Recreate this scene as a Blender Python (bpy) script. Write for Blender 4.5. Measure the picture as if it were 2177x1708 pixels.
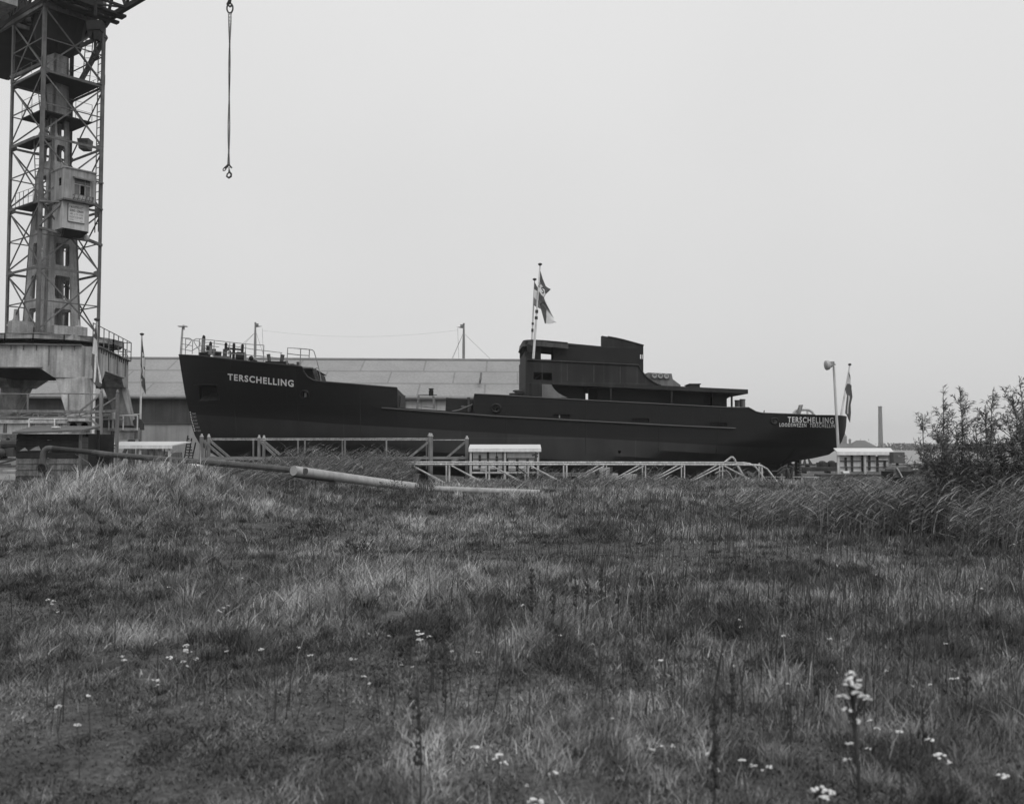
import bpy, bmesh, math, random
import numpy as np
from mathutils import Vector, Matrix
random.seed(7); rng = np.random.default_rng(11)
R = math.radians
scene = bpy.context.scene
col = scene.collection
for o in list(bpy.data.objects): bpy.data.objects.remove(o, do_unlink=True)

# ------------------------------------------------------------------ camera
CH = 1.7                       # eye height of the photographer
FP = 2070.0                    # focal length in units of a 2177 wide picture
TH = math.atan(96/FP)          # slight upward tilt
cam = bpy.data.cameras.new('camera'); camo = bpy.data.objects.new('camera', cam); col.objects.link(camo)
cam.sensor_width = 36; cam.lens = 36*FP/2177; cam.clip_start = .05; cam.clip_end = 6000
camo.location = (0, 0, CH); camo.rotation_euler = (R(90)+TH, 0, 0)
cam.dof.use_dof = True; cam.dof.focus_distance = 45; cam.dof.aperture_fstop = 2.6
scene.camera = camo
# ------------------------------------------------------------------ overcast sky (black and white photograph: neutral light)
world = bpy.data.worlds.new("World"); scene.world = world; world.use_nodes = True
nt = world.node_tree; nt.nodes.clear()
SUN_EL, SUN_AZ = R(56), R(155)      # behind the camera, to its right
sky = nt.nodes.new('ShaderNodeTexSky'); sky.sky_type = 'NISHITA'; sky.sun_disc = False
sky.sun_elevation = SUN_EL; sky.sun_rotation = SUN_AZ; sky.dust_density = 4
bw = nt.nodes.new('ShaderNodeRGBToBW'); nt.links.new(sky.outputs[0], bw.inputs[0])
tc = nt.nodes.new('ShaderNodeTexCoord'); nz = nt.nodes.new('ShaderNodeTexNoise'); nz.inputs['Scale'].default_value = 1.6
nz.inputs['Detail'].default_value = 3; nt.links.new(tc.outputs['Generated'], nz.inputs['Vector'])
mr = nt.nodes.new('ShaderNodeMapRange'); mr.inputs[1].default_value = .3; mr.inputs[2].default_value = .7; mr.inputs[3].default_value = -.35; mr.inputs[4].default_value = .35
nt.links.new(nz.outputs[0], mr.inputs[0])
sep = nt.nodes.new('ShaderNodeSeparateXYZ'); nt.links.new(tc.outputs['Generated'], sep.inputs[0])      # overcast sky: brighter towards the zenith
el = nt.nodes.new('ShaderNodeMapRange'); el.inputs[1].default_value = 0; el.inputs[2].default_value = 1; el.inputs[3].default_value = 7.25; el.inputs[4].default_value = 9.8; nt.links.new(sep.outputs[2], el.inputs[0])
ad = nt.nodes.new('ShaderNodeMath'); ad.operation = 'ADD'; nt.links.new(el.outputs[0], ad.inputs[0]); nt.links.new(mr.outputs[0], ad.inputs[1])
mx = nt.nodes.new('ShaderNodeMix'); mx.inputs[0].default_value = .88
nt.links.new(bw.outputs[0], mx.inputs[2]); nt.links.new(ad.outputs[0], mx.inputs[3])
bg = nt.nodes.new('ShaderNodeBackground'); bg.inputs['Strength'].default_value = .1
out = nt.nodes.new('ShaderNodeOutputWorld')
nt.links.new(mx.outputs[0], bg.inputs[0]); nt.links.new(bg.outputs[0], out.inputs[0])
sun = bpy.data.lights.new('sun', 'SUN'); sun.energy = 1.5; sun.angle = R(35); sun.color = (1, 1, 1)
suno = bpy.data.objects.new('sun', sun); col.objects.link(suno)
sdir = Vector((math.sin(SUN_AZ)*math.cos(SUN_EL), math.cos(SUN_AZ)*math.cos(SUN_EL), math.sin(SUN_EL)))
suno.rotation_euler = (-sdir).to_track_quat('-Z', 'Y').to_euler(); suno.location = sdir*60
scene.view_settings.view_transform = 'Standard'; scene.view_settings.look = 'None'
scene.view_settings.exposure = 0.0; scene.view_settings.gamma = 1
scene.cycles.use_denoising = True
scene.cycles.max_bounces = 5; scene.cycles.diffuse_bounces = 3; scene.cycles.glossy_bounces = 2
scene.cycles.transparent_max_bounces = 6; scene.cycles.volume_bounces = 0

# ------------------------------------------------------------------ placing helpers
def ray(x, y):
    a = (x-1088.5)/FP; b = (854-y)/FP
    return Vector((a, math.cos(TH)-b*math.sin(TH), math.sin(TH)+b*math.cos(TH)))
def P(x, y, Y):
    d = ray(x, y); return Vector((0, 0, CH)) + d*(Y/d.y)
def PG(x, y, z=0):
    d = ray(x, y); return Vector((0, 0, CH)) + d*((z-CH)/d.z)

# ------------------------------------------------------------------ materials
MATS = {}
def gm(name, v, var=.25, scale=2.0, rough=.75, streak=0., bump=0., fine=0., spec=.3, panel=None, wave=None, mort=.035):
    """neutral grey weathered surface; streak = vertical run marks, panel=(w,h,depth) sheet seams"""
    if name in MATS: return MATS[name]
    m = bpy.data.materials.new(name); m.use_nodes = True; MATS[name] = m
    t = m.node_tree; b = t.nodes['Principled BSDF']; L = t.links
    b.inputs['Roughness'].default_value = rough; b.inputs['Specular IOR Level'].default_value = spec
    c = t.nodes.new('ShaderNodeTexCoord')
    def noise(sc, det, sz=1):
        mp = t.nodes.new('ShaderNodeMapping'); mp.inputs['Scale'].default_value = (sc, sc, sc*sz)
        L.new(c.outputs['Object'], mp.inputs[0])
        n = t.nodes.new('ShaderNodeTexNoise'); n.inputs['Scale'].default_value = 1; n.inputs['Detail'].default_value = det
        n.inputs['Roughness'].default_value = .6
        L.new(mp.outputs[0], n.inputs['Vector']); return n.outputs[0]
    def mrange(o, a0, a1, lo, hi):
        r = t.nodes.new('ShaderNodeMapRange'); r.inputs[1].default_value = a0; r.inputs[2].default_value = a1
        r.inputs[3].default_value = lo; r.inputs[4].default_value = hi; L.new(o, r.inputs[0]); return r.outputs[0]
    def mul(a, b_):
        k = t.nodes.new('ShaderNodeMath'); k.operation = 'MULTIPLY'; L.new(a, k.inputs[0]); L.new(b_, k.inputs[1]); return k.outputs[0]
    n1 = noise(scale, 5)
    val = mrange(n1, .3, .7, v*(1-var), v*(1+var))
    if streak: val = mul(val, mrange(noise(scale*4, 4, .08), .35, .65, 1-streak, 1+streak))
    if fine: val = mul(val, mrange(noise(scale*15, 3), .3, .7, 1-fine, 1+fine))
    hgt = None
    if panel:
        w, h, dep = panel
        br = t.nodes.new('ShaderNodeTexBrick'); br.inputs['Scale'].default_value = 1; br.offset = .5
        br.inputs['Brick Width'].default_value = w; br.inputs['Row Height'].default_value = h
        br.inputs['Mortar Size'].default_value = mort; br.inputs['Mortar Smooth'].default_value = .2
        br.inputs['Color1'].default_value = (1, 1, 1, 1); br.inputs['Color2'].default_value = (.93, .93, .93, 1)
        br.inputs['Mortar'].default_value = (dep, dep, dep, 1)
        mp = t.nodes.new('ShaderNodeMapping'); mp.inputs['Rotation'].default_value = (R(-90), 0, 0)
        L.new(c.outputs['Object'], mp.inputs[0]); L.new(mp.outputs[0], br.inputs['Vector'])
        bw_ = t.nodes.new('ShaderNodeRGBToBW'); L.new(br.outputs[0], bw_.inputs[0]); val = mul(val, bw_.outputs[0])
    if wave:
        wv = t.nodes.new('ShaderNodeTexWave'); wv.wave_type = 'BANDS'; wv.bands_direction = 'X'
        wv.inputs['Scale'].default_value = wave; wv.inputs['Distortion'].default_value = 0
        L.new(c.outputs['Object'], wv.inputs['Vector']); hgt = wv.outputs['Fac']
        val = mul(val, mrange(wv.outputs['Fac'], 0, 1, .9, 1.06))
    L.new(val, b.inputs['Base Color'])
    if bump or hgt is not None:
        bp = t.nodes.new('ShaderNodeBump'); bp.inputs['Strength'].default_value = bump or .5; bp.inputs['Distance'].default_value = .03
        L.new(hgt if hgt is not None else noise(scale*6, 4), bp.inputs['Height']); L.new(bp.outputs[0], b.inputs['Normal'])
    return m
def attr_mat(name, mult=1.0, rough=.7, trans=0.):
    m = bpy.data.materials.new(name); m.use_nodes = True; t = m.node_tree; b = t.nodes['Principled BSDF']
    a = t.nodes.new('ShaderNodeAttribute'); a.attribute_name = 'tone'
    k = t.nodes.new('ShaderNodeMath'); k.operation = 'MULTIPLY'; k.inputs[1].default_value = mult
    t.links.new(a.outputs['Fac'], k.inputs[0]); t.links.new(k.outputs[0], b.inputs['Base Color'])
    b.inputs['Roughness'].default_value = rough; b.inputs['Specular IOR Level'].default_value = .15
    return m

# ------------------------------------------------------------------ object helpers
def setp(o, label=None, cat=None, group=None, kind=None):
    if label: o['label'] = label
    if cat: o['category'] = cat
    if group: o['group'] = group
    if kind: o['kind'] = kind
    return o
def thing(name, loc, label, cat, group=None):
    o = bpy.data.objects.new(name, None); o.empty_display_size = .3; col.objects.link(o); o.location = Vector(loc)
    return setp(o, label, cat, group)
def wloc(o):
    v = Vector((0, 0, 0))
    while o is not None: v += o.location; o = o.parent
    return v
class MB:
    def __init__(s): s.v = []; s.f = []; s.mi = []; s.cur = 0; s.pc = []
    def add(s, vs, fs):
        s.pc.append((list(vs), list(fs))); b = len(s.v); s.v += [tuple(v) for v in vs]; s.f += [tuple(b+i for i in f) for f in fs]; s.mi += [s.cur]*len(fs); return s
    def hexa(s, a, b):      # a,b: two quads (lists of 4 points), matching order
        return s.add(list(a)+list(b), [(3,2,1,0),(4,5,6,7),(0,1,5,4),(1,2,6,5),(2,3,7,6),(3,0,4,7)])
    def box(s, c, size, rz=0, rx=0):
        c = Vector(c); x, y, z = [k/2 for k in size]; m = Matrix.Rotation(rz, 3, 'Z') @ Matrix.Rotation(rx, 3, 'X')
        q = lambda zz: [c + m @ Vector(p) for p in ((-x,-y,zz),(x,-y,zz),(x,y,zz),(-x,y,zz))]
        return s.hexa(q(-z), q(z))
    def bar(s, p, q, w, h=None, up=(0,0,1)):
        p = Vector(p); q = Vector(q); h = h or w; d = (q-p)
        if d.length < 1e-6: return s
        d.normalize(); u = Vector(up)
        if abs(d.dot(u)) > .98: u = Vector((0, 1, 0))
        a = d.cross(u).normalized(); b = a.cross(d).normalized(); a *= w/2; b *= h/2
        return s.hexa([p-a-b, p+a-b, p+a+b, p-a+b], [q-a-b, q+a-b, q+a+b, q-a+b])
    def tube(s, pts, r, n=8, cap=True):
        pts = [Vector(p) for p in pts]; rr = r if isinstance(r, (list, tuple)) else [r]*len(pts)
        rings = []; N = len(pts); prev = None
        for i, p in enumerate(pts):
            d = (pts[min(i+1, N-1)]-pts[max(i-1, 0)])
            if d.length < 1e-9: d = Vector((0, 0, 1))
            d.normalize()
            if prev is None:
                u = Vector((0, 0, 1)) if abs(d.z) < .9 else Vector((1, 0, 0))
                a = d.cross(u).normalized()
            else: a = (prev - d*prev.dot(d)).normalized()
            prev = a; b = d.cross(a)
            rings.append([p + (a*math.cos(2*math.pi*k/n)+b*math.sin(2*math.pi*k/n))*rr[i] for k in range(n)])
        vs = [v for rg in rings for v in rg]
        fs = [(i*n+k, i*n+(k+1) % n, (i+1)*n+(k+1) % n, (i+1)*n+k) for i in range(N-1) for k in range(n)]
        if cap: fs += [tuple(range(n-1, -1, -1)), tuple((N-1)*n+k for k in range(n))]
        return s.add(vs, fs)
    def lathe(s, base, prof, n=16, axis=(0,0,1)):      # prof: (r,z)
        base = Vector(base); ax = Vector(axis).normalized()
        u = Vector((1,0,0)) if abs(ax.x) < .9 else Vector((0,1,0)); a = ax.cross(u).normalized(); b = ax.cross(a)
        vs = [base + ax*z + (a*math.cos(2*math.pi*k/n)+b*math.sin(2*math.pi*k/n))*max(r, 1e-4) for r, z in prof for k in range(n)]
        N = len(prof)
        fs = [(i*n+k, i*n+(k+1) % n, (i+1)*n+(k+1) % n, (i+1)*n+k) for i in range(N-1) for k in range(n)]
        fs += [tuple(range(n-1, -1, -1)), tuple((N-1)*n+k for k in range(n))]
        return s.add(vs, fs)
    def prism(s, poly, off):
        poly = [Vector(p) for p in poly]; off = Vector(off); n = len(poly)
        return s.add(poly+[p+off for p in poly], [tuple(range(n-1,-1,-1)), tuple(range(n, 2*n))]+[(i, (i+1) % n, n+(i+1) % n, n+i) for i in range(n)])
    def ball(s, c, r, n=8, sq=(1,1,1)):
        c = Vector(c); vs = []; m = max(4, n//2+1)
        for i in range(m+1):
            th = math.pi*i/m
            for k in range(n):
                ph = 2*math.pi*k/n
                vs.append(c+Vector((math.sin(th)*math.cos(ph)*r*sq[0], math.sin(th)*math.sin(ph)*r*sq[1], math.cos(th)*r*sq[2])))
        return s.add(vs, [(i*n+k, (i+1)*n+k, (i+1)*n+(k+1) % n, i*n+(k+1) % n) for i in range(m) for k in range(n)])
    def build(s, name, mats, parent=None, loc=None, smooth=False, bevel=0):
        if name in ('window_mullions', 'door_lining', 'cab_support', 'deck_pillar', 'bent_handrail', 'wheelhouse_wall_', 'girder_rib_', 'thin_post', 'rail', 'end_brace', 'tarred_post_top', 'timber_post', 'roof_stain_strip', 'stay_wire', 'finial', 'base_beam', 'weld_seam', 'trestle_post') and len(s.pc) > 1:
            nm = {'window_mullions': 'window_mullion', 'cab_support': 'cab_support_bar'}.get(name, name); r = None
            for vs, fs in list(s.pc): k = MB(); k.add(vs, fs); r = k.build(nm+' ', mats, parent, loc, smooth, bevel); r.name = nm
            return r
        name = name.strip()
        if not isinstance(mats, (list, tuple)): mats = [mats]
        org = wloc(parent) if parent is not None else (Vector(loc) if loc is not None else Vector((0,0,0)))
        me = bpy.data.meshes.new(name); me.from_pydata([tuple(Vector(v)-org) for v in s.v], [], s.f)
        for m in mats: me.materials.append(m)
        for p, i in zip(me.polygons, s.mi): p.material_index = i
        bm = bmesh.new(); bm.from_mesh(me); bmesh.ops.recalc_face_normals(bm, faces=bm.faces); bm.to_mesh(me); bm.free()
        if smooth:
            me.polygons.foreach_set('use_smooth', [True]*len(me.polygons)); me.set_sharp_from_angle(angle=R(35))
        me.update()
        o = bpy.data.objects.new(name, me); col.objects.link(o)
        if parent is not None: o.parent = parent
        else: o.location = org
        if bevel:
            b = o.modifiers.new('bevel', 'BEVEL'); b.width = bevel; b.segments = 2; b.limit_method = 'ANGLE'
        return o
def text_pts(body, bold=.0, align='LEFT', spacing=1.0):
    cu = bpy.data.curves.new('txt', 'FONT'); cu.body = body; cu.size = 1; cu.offset = bold; cu.align_x = align; cu.resolution_u = 3
    cu.space_character = spacing
    o = bpy.data.objects.new('txt', cu); col.objects.link(o)
    dg = bpy.context.evaluated_depsgraph_get(); me = bpy.data.meshes.new_from_object(o.evaluated_get(dg))
    vs = [(v.co.x, v.co.y) for v in me.vertices]; fs = [tuple(p.vertices) for p in me.polygons]
    bpy.data.objects.remove(o); bpy.data.meshes.remove(me); bpy.data.curves.remove(cu)
    xs = [v[0] for v in vs]; ys = [v[1] for v in vs]
    x0, x1, y0, y1 = min(xs), max(xs), min(ys), max(ys)
    return [((x-x0)/(x1-x0), (y-y0)/(y1-y0)) for x, y in vs], fs
def add_text(mb, body, quad, bold=.03, spacing=1.0):   # quad: lower-left, lower-right, upper-right, upper-left world points
    vs, fs = text_pts(body, bold, spacing=spacing); a, b, c, d = [Vector(q) for q in quad]
    mb.add([(a*(1-u)+b*u)*(1-v)+(d*(1-u)+c*u)*v for u, v in vs], fs)

# ------------------------------------------------------------------ noise
def vnoise(x, y, seed=0):
    r = np.random.default_rng(seed); tab = r.random((64, 64))
    xi = np.floor(x).astype(int); yi = np.floor(y).astype(int); fx = x-xi; fy = y-yi
    fx = fx*fx*(3-2*fx); fy = fy*fy*(3-2*fy)
    a = tab[xi % 64, yi % 64]; b = tab[(xi+1) % 64, yi % 64]; c = tab[xi % 64, (yi+1) % 64]; d = tab[(xi+1) % 64, (yi+1) % 64]
    return (a*(1-fx)+b*fx)*(1-fy)+(c*(1-fx)+d*fx)*fy
def fbm(x, y, seed=0, o=4):
    s = 0; a = .5; t = 0
    for i in range(o): s = s+a*vnoise(x*2**i+17*i, y*2**i+5*i, seed+i); t += a; a *= .5
    return s/t
def sst(a, b, x): t = np.clip((x-a)/(b-a), 0, 1); return t*t*(3-2*t)
EDGE = 47.0
def gz(x, y):
    x = np.asarray(x, float); y = np.asarray(y, float)
    z = (fbm(x*.25, y*.25, 3)-.5)*.35*np.exp(-((y-14)/16)**2) + (fbm(x*1.3, y*1.3, 8)-.5)*.10
    z = z*(y < 60)
    z = z+1.02*np.exp(-((x+8.4)/3.4)**2-((y-23.5)/4.0)**2)+.40*np.exp(-((x+13.5)/4)**2-((y-22)/5)**2)
    z = z+.25*np.exp(-((x+5)/3)**2-((y-34)/4)**2)
    pit = sst(EDGE, EDGE+3, y)*(1-sst(66, 69, y))
    slip = -.1 - np.clip((x+19)/39, 0, 1.1)*2.6
    z = z*(1-sst(EDGE, EDGE+3, y))
    side = (1-sst(23, 27, x))*(sst(-25, -21, x))
    return z + pit*side*slip + sst(EDGE, EDGE+2, y)*(-.3)
def G(x, y): return float(gz(x, y))
# ================================================================== GROUND
def build_ground():
    def sheet(x0, x1, y0, y1, nx, ny, pw=1.0):
        xs = np.linspace(x0, x1, nx); ys = y0+(y1-y0)*np.linspace(0, 1, ny)**pw
        X, Y = np.meshgrid(xs, ys); return X, Y
    xs = np.concatenate([[-1500,-600,-200,-90,-60], np.arange(-45, 45.01, .5), [60,90,200,600,1500]])
    ys = np.concatenate([[-60,-20,-5], np.arange(0, 12, .25), np.arange(12, 75, .5), [80,90,105,130,200,400,900,1600]])
    X, Y = np.meshgrid(xs, ys); Z = gz(X, Y)
    nx, ny = len(xs), len(ys)
    me = bpy.data.meshes.new('ground')
    i = np.arange(nx*ny).reshape(ny, nx)
    f = np.stack([i[:-1,:-1], i[:-1,1:], i[1:,1:], i[1:,:-1]], -1).reshape(-1, 4)
    me.from_pydata(np.stack([X.ravel(), Y.ravel(), Z.ravel()], -1).tolist(), [], f.tolist())
    me.polygons.foreach_set('use_smooth', [True]*len(me.polygons))
    me.materials.append(gm('field soil', .06, .5, 1.4, .95, fine=.6, bump=1.0))
    o = bpy.data.objects.new('ground', me); col.objects.link(o); setp(o, kind='structure')
build_ground()

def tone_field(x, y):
    """dry / green patches of the meadow, plus shade painted in under the reeds: returns (tone, height factor)"""
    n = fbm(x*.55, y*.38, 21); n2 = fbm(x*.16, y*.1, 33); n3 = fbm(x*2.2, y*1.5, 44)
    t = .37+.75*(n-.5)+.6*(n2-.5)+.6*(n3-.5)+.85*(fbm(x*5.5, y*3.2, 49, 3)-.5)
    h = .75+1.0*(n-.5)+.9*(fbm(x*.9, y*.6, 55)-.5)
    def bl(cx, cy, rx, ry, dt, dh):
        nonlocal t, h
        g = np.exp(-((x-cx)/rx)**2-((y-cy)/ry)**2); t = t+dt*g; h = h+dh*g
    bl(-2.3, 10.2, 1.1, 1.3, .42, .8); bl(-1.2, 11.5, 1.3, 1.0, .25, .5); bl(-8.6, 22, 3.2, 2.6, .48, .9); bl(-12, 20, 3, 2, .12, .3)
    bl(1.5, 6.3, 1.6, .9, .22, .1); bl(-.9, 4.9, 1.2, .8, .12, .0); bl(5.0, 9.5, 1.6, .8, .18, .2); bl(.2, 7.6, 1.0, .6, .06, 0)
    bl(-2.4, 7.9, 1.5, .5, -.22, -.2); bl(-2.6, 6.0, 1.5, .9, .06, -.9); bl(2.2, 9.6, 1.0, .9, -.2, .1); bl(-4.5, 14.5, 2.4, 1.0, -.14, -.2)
    bl(4.5, 15, 4, 1.6, -.08, -.45); bl(0, 16, 4, 1.3, -.08, -.4); bl(3.8, 7.8, 1.1, .8, -.16, -.1); bl(9, 17, 3, 2.5, -.2, .5)  # last patch darkens the grass as painted shade below the right-hand reeds
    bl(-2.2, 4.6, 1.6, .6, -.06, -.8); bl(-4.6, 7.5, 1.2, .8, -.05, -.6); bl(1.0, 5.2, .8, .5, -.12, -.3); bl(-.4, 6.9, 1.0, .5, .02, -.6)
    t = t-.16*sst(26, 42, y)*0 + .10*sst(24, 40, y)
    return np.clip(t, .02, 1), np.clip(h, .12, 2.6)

def blades(name, pts, H, W, lean, tone, mat, nseg=2, curl=.35):
    """one mesh of tapered blades; pts (n,3), H,W (n,), lean (n,2) top offset, tone (n,)"""
    n = len(pts); k = 2*nseg+1
    ang = rng.random(n)*math.pi; dx = np.cos(ang)*W/2; dy = np.sin(ang)*W/2*.4
    V = np.zeros((n, k, 3), np.float32)
    for j in range(nseg):
        t = j/nseg; c = t**1.6; w = 1-.35*t
        ctr = pts.copy(); ctr[:, 0] += lean[:, 0]*c; ctr[:, 1] += lean[:, 1]*c; ctr[:, 2] += H*(t*(1-curl*t*.3))
        V[:, 2*j, 0] = ctr[:, 0]-dx*w; V[:, 2*j, 1] = ctr[:, 1]-dy*w; V[:, 2*j, 2] = ctr[:, 2]
        V[:, 2*j+1, 0] = ctr[:, 0]+dx*w; V[:, 2*j+1, 1] = ctr[:, 1]+dy*w; V[:, 2*j+1, 2] = ctr[:, 2]
    V[:, -1, 0] = pts[:, 0]+lean[:, 0]; V[:, -1, 1] = pts[:, 1]+lean[:, 1]; V[:, -1, 2] = pts[:, 2]+H*(1-curl*.3)
    tris = []
    for j in range(nseg-1): tris += [(2*j, 2*j+1, 2*j+3), (2*j, 2*j+3, 2*j+2)]
    tris += [(2*nseg-2, 2*nseg-1, 2*nseg)]
    T = (np.arange(n)[:, None, None]*k+np.array(tris)[None]).reshape(-1, 3).astype(np.int32)
    me = bpy.data.meshes.new(name); me.vertices.add(n*k); me.vertices.foreach_set('co', V.ravel())
    me.loops.add(T.size); me.loops.foreach_set('vertex_index', T.ravel())
    me.polygons.add(len(T)); me.polygons.foreach_set('loop_start', np.arange(0, T.size, 3, dtype=np.int32))
    me.polygons.foreach_set('loop_total', np.full(len(T), 3, np.int32))
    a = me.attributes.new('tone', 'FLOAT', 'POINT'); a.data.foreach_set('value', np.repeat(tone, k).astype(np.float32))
    me.update(calc_edges=True); me.materials.append(mat)
    o = bpy.data.objects.new(name, me); col.objects.link(o); return o
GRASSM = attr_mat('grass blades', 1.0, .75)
def build_grass():
    P_, H_, W_, L_, T_ = [], [], [], [], []
    bands = [(1.8,3.6,500,1),(3.6,6,4600,1),(6,9,3300,1),(9,14,1900,1),(14,22,900,1),(22,34,430,1),(34,EDGE+.6,280,1)]
    for y0, y1, den, _ in bands:
        hw = .58*y1+1.5; n = int(den*(y1-y0)*hw*2)
        x = (rng.random(n)*2-1)*hw; y = y0+(y1-y0)*rng.random(n)
        keep = np.abs(x) < .58*y+1.5; x = x[keep]; y = y[keep]
        # clumping
        cl = fbm(x*3.5, y*3.5, 70, 3)
        keep = rng.random(len(x)) < np.clip(.35+2.4*(cl-.4), .12, 1); x = x[keep]; y = y[keep]; cl = cl[keep]
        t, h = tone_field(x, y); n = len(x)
        ht = (.025+.19*h)*(.5+.9*rng.random(n))*(.75+.8*(cl-.4))
        ht = np.where(rng.random(n) < .03, ht*2.0, ht)
        ht = ht*(.75+.45*sst(18, 34, y))
        wid = (.0019+.00056*y)*(.6+.9*rng.random(n))
        tone = .04+.50*np.clip(t+.34*(rng.random(n)-.5), 0, 1)**1.75
        tone = np.where(rng.random(n) < .07, np.minimum(tone*1.8+.05, .5), tone)
        tone = np.where(rng.random(n) < .14, tone*.35, tone)
        an = rng.random(n)*6.283; la = ht*(.15+1.25*rng.random(n)**1.5)
        lx = np.cos(an)*la+.10*ht; ly = np.sin(an)*la
        P_.append(np.stack([x, y, gz(x, y)-.01], -1)); H_.append(ht); W_.append(wid); L_.append(np.stack([lx, ly], -1)); T_.append(tone)
    # tussocks: blades fanning out from a common foot
    for y0, y1, den in ((3.5,6,14),(6,9,11),(9,14,7),(14,22,4.6),(22,34,3.0),(34,EDGE,2.0)):
        hw = .58*y1+1.2; nt_ = int(den*(y1-y0)*hw*2); cx = (rng.random(nt_)*2-1)*hw; cy = y0+(y1-y0)*rng.random(nt_)
        k = (np.abs(cx) < .58*cy+1.2) & (rng.random(nt_) < .15+1.3*fbm(cx*.7, cy*.5, 61)**1.5); cx = cx[k]; cy = cy[k]; nt_ = len(cx)
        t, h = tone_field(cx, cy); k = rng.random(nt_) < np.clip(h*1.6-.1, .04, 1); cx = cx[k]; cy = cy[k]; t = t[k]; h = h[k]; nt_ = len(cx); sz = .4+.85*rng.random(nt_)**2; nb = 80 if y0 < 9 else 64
        n = nt_*nb; q = np.repeat(np.arange(nt_), nb); r = .07*sz[q]*rng.random(n)**.6*(1+.02*cy[q]); an = rng.random(n)*6.283
        ht = (.04+.22*h[q])*sz[q]*(.4+.8*rng.random(n)); ht = np.minimum(ht, .5)
        tt = .028+.54*np.clip(t+.28*(rng.random(nt_)-.5), 0, 1)[q]**1.75*(.6+.8*rng.random(n)); dk = (rng.random(nt_) < (.22 if y0 < 14 else .34))[q]; tt = np.where(dk, tt*.45, tt)
        sp = ht*(.25+.75*rng.random(n)); x = cx[q]+np.cos(an)*r; y = cy[q]+np.sin(an)*r
        P_.append(np.stack([x, y, gz(x, y)-.01], -1)); H_.append(ht); W_.append((.0017+.0005*y)*(.6+.8*rng.random(n))); L_.append(np.stack([np.cos(an)*sp+.06*ht, np.sin(an)*sp], -1)); T_.append(tt)
    # upright dark dead stems, thicker at the centre and right
    n = 14000; y = 6+rng.random(n)**1.4*26; x = (rng.random(n)*2-1)*(.58*y+1); k = rng.random(n) < np.clip(.12+.55*sst(-2, 4, x)+.5*(fbm(x*.5, y*.4, 77)-.5), 0, 1); x = x[k]; y = y[k]; n = len(x)
    ht = .22+.4*rng.random(n)**1.5; P_.append(np.stack([x, y, gz(x, y)], -1)); H_.append(ht); W_.append(.0045+.0006*y); L_.append(np.stack([.12*ht*rng.normal(size=n)+.05*ht, .1*ht*rng.normal(size=n)], -1)); T_.append(.03+.05*rng.random(n))
    # low moss, clover and litter between the tufts
    for y0, y1, den in ((3.4,6,5200),(6,9,3000),(9,14,1300),(14,22,450)):
        hw = .58*y1+1.5; n = int(den*(y1-y0)*hw*2); x = (rng.random(n)*2-1)*hw; y = y0+(y1-y0)*rng.random(n)
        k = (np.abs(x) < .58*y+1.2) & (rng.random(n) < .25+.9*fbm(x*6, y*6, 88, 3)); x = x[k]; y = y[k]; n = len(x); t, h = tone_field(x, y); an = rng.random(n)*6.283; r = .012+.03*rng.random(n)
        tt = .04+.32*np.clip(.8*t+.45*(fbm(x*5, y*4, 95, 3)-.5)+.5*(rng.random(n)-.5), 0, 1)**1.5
        P_.append(np.stack([x, y, gz(x, y)-.004], -1)); H_.append(.008+.03*rng.random(n)); W_.append((.004+.0007*y)*(.7+rng.random(n))); L_.append(np.stack([np.cos(an)*r, np.sin(an)*r], -1)); T_.append(tt)
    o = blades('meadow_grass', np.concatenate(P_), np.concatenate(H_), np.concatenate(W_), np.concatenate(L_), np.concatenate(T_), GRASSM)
    setp(o, 'rough autumn grass covering the whole field in front of the slipway', 'grass', kind='stuff')
    print('grass blades', sum(len(h) for h in H_))
build_grass()

def build_reeds(name, spots, label):
    """spots: list of (cx,cy,rx,ry,n,h)"""
    P_, H_, W_, L_, T_ = [], [], [], [], []
    for cx, cy, rx, ry, n, h in spots:
        a = rng.random(n)*6.283; r = np.sqrt(rng.random(n)); x = cx+np.cos(a)*r*rx; y = cy+np.sin(a)*r*ry
        z = gz(x, y); edge = (1-.35*r**3)
        hh = h*edge*(.55+.5*rng.random(n)); t = .055+.15*rng.random(n)**2; t = np.where(rng.random(n) < .12, t+.14, t)
        P_.append(np.stack([x, y, z], -1)); H_.append(hh); W_.append(.008+.006*rng.random(n)+.00025*cy); L_.append(np.stack([.09*hh+.22*(rng.random(n)-.4), .15*(rng.random(n)-.5)], -1)); T_.append(t)
        # drooping leaves, blown to one side
        m = n*7; k = rng.integers(0, n, m); u = .18+.82*rng.random(m)
        px = x[k]+.14*hh[k]*u**1.6; pz = z[k]+hh[k]*u*.95
        sgn = np.where(rng.random(m) < .78, 1, -1); ln = .22+.28*rng.random(m)
        P_.append(np.stack([px, y[k], pz], -1)); H_.append(ln*(.75-.85*rng.random(m))); W_.append((.009+.009*rng.random(m))+.0003*cy)
        L_.append(np.stack([sgn*ln*.8, (rng.random(m)-.5)*ln], -1)); t2 = .05+.27*rng.random(m)**2.2; T_.append(np.where(rng.random(m) < .1, t2+.13, t2))
    o = blades(name, np.concatenate(P_), np.concatenate(H_), np.concatenate(W_), np.concatenate(L_), np.concatenate(T_), GRASSM, 3)
    setp(o, label, 'reeds', kind='stuff')
build_reeds('reeds', [(-8.4,39.5,2.0,1.6,1300,1.85),(-5.9,41,1.8,1.5,1000,1.8),(-11.2,40.5,1.6,1.2,600,1.35),(-6.6,36.5,2.6,1.6,1100,1.15),(-9.5,36,1.6,1.2,500,.95)],
            'wind-blown reeds between the dark pipeline and the ship bow')
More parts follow.
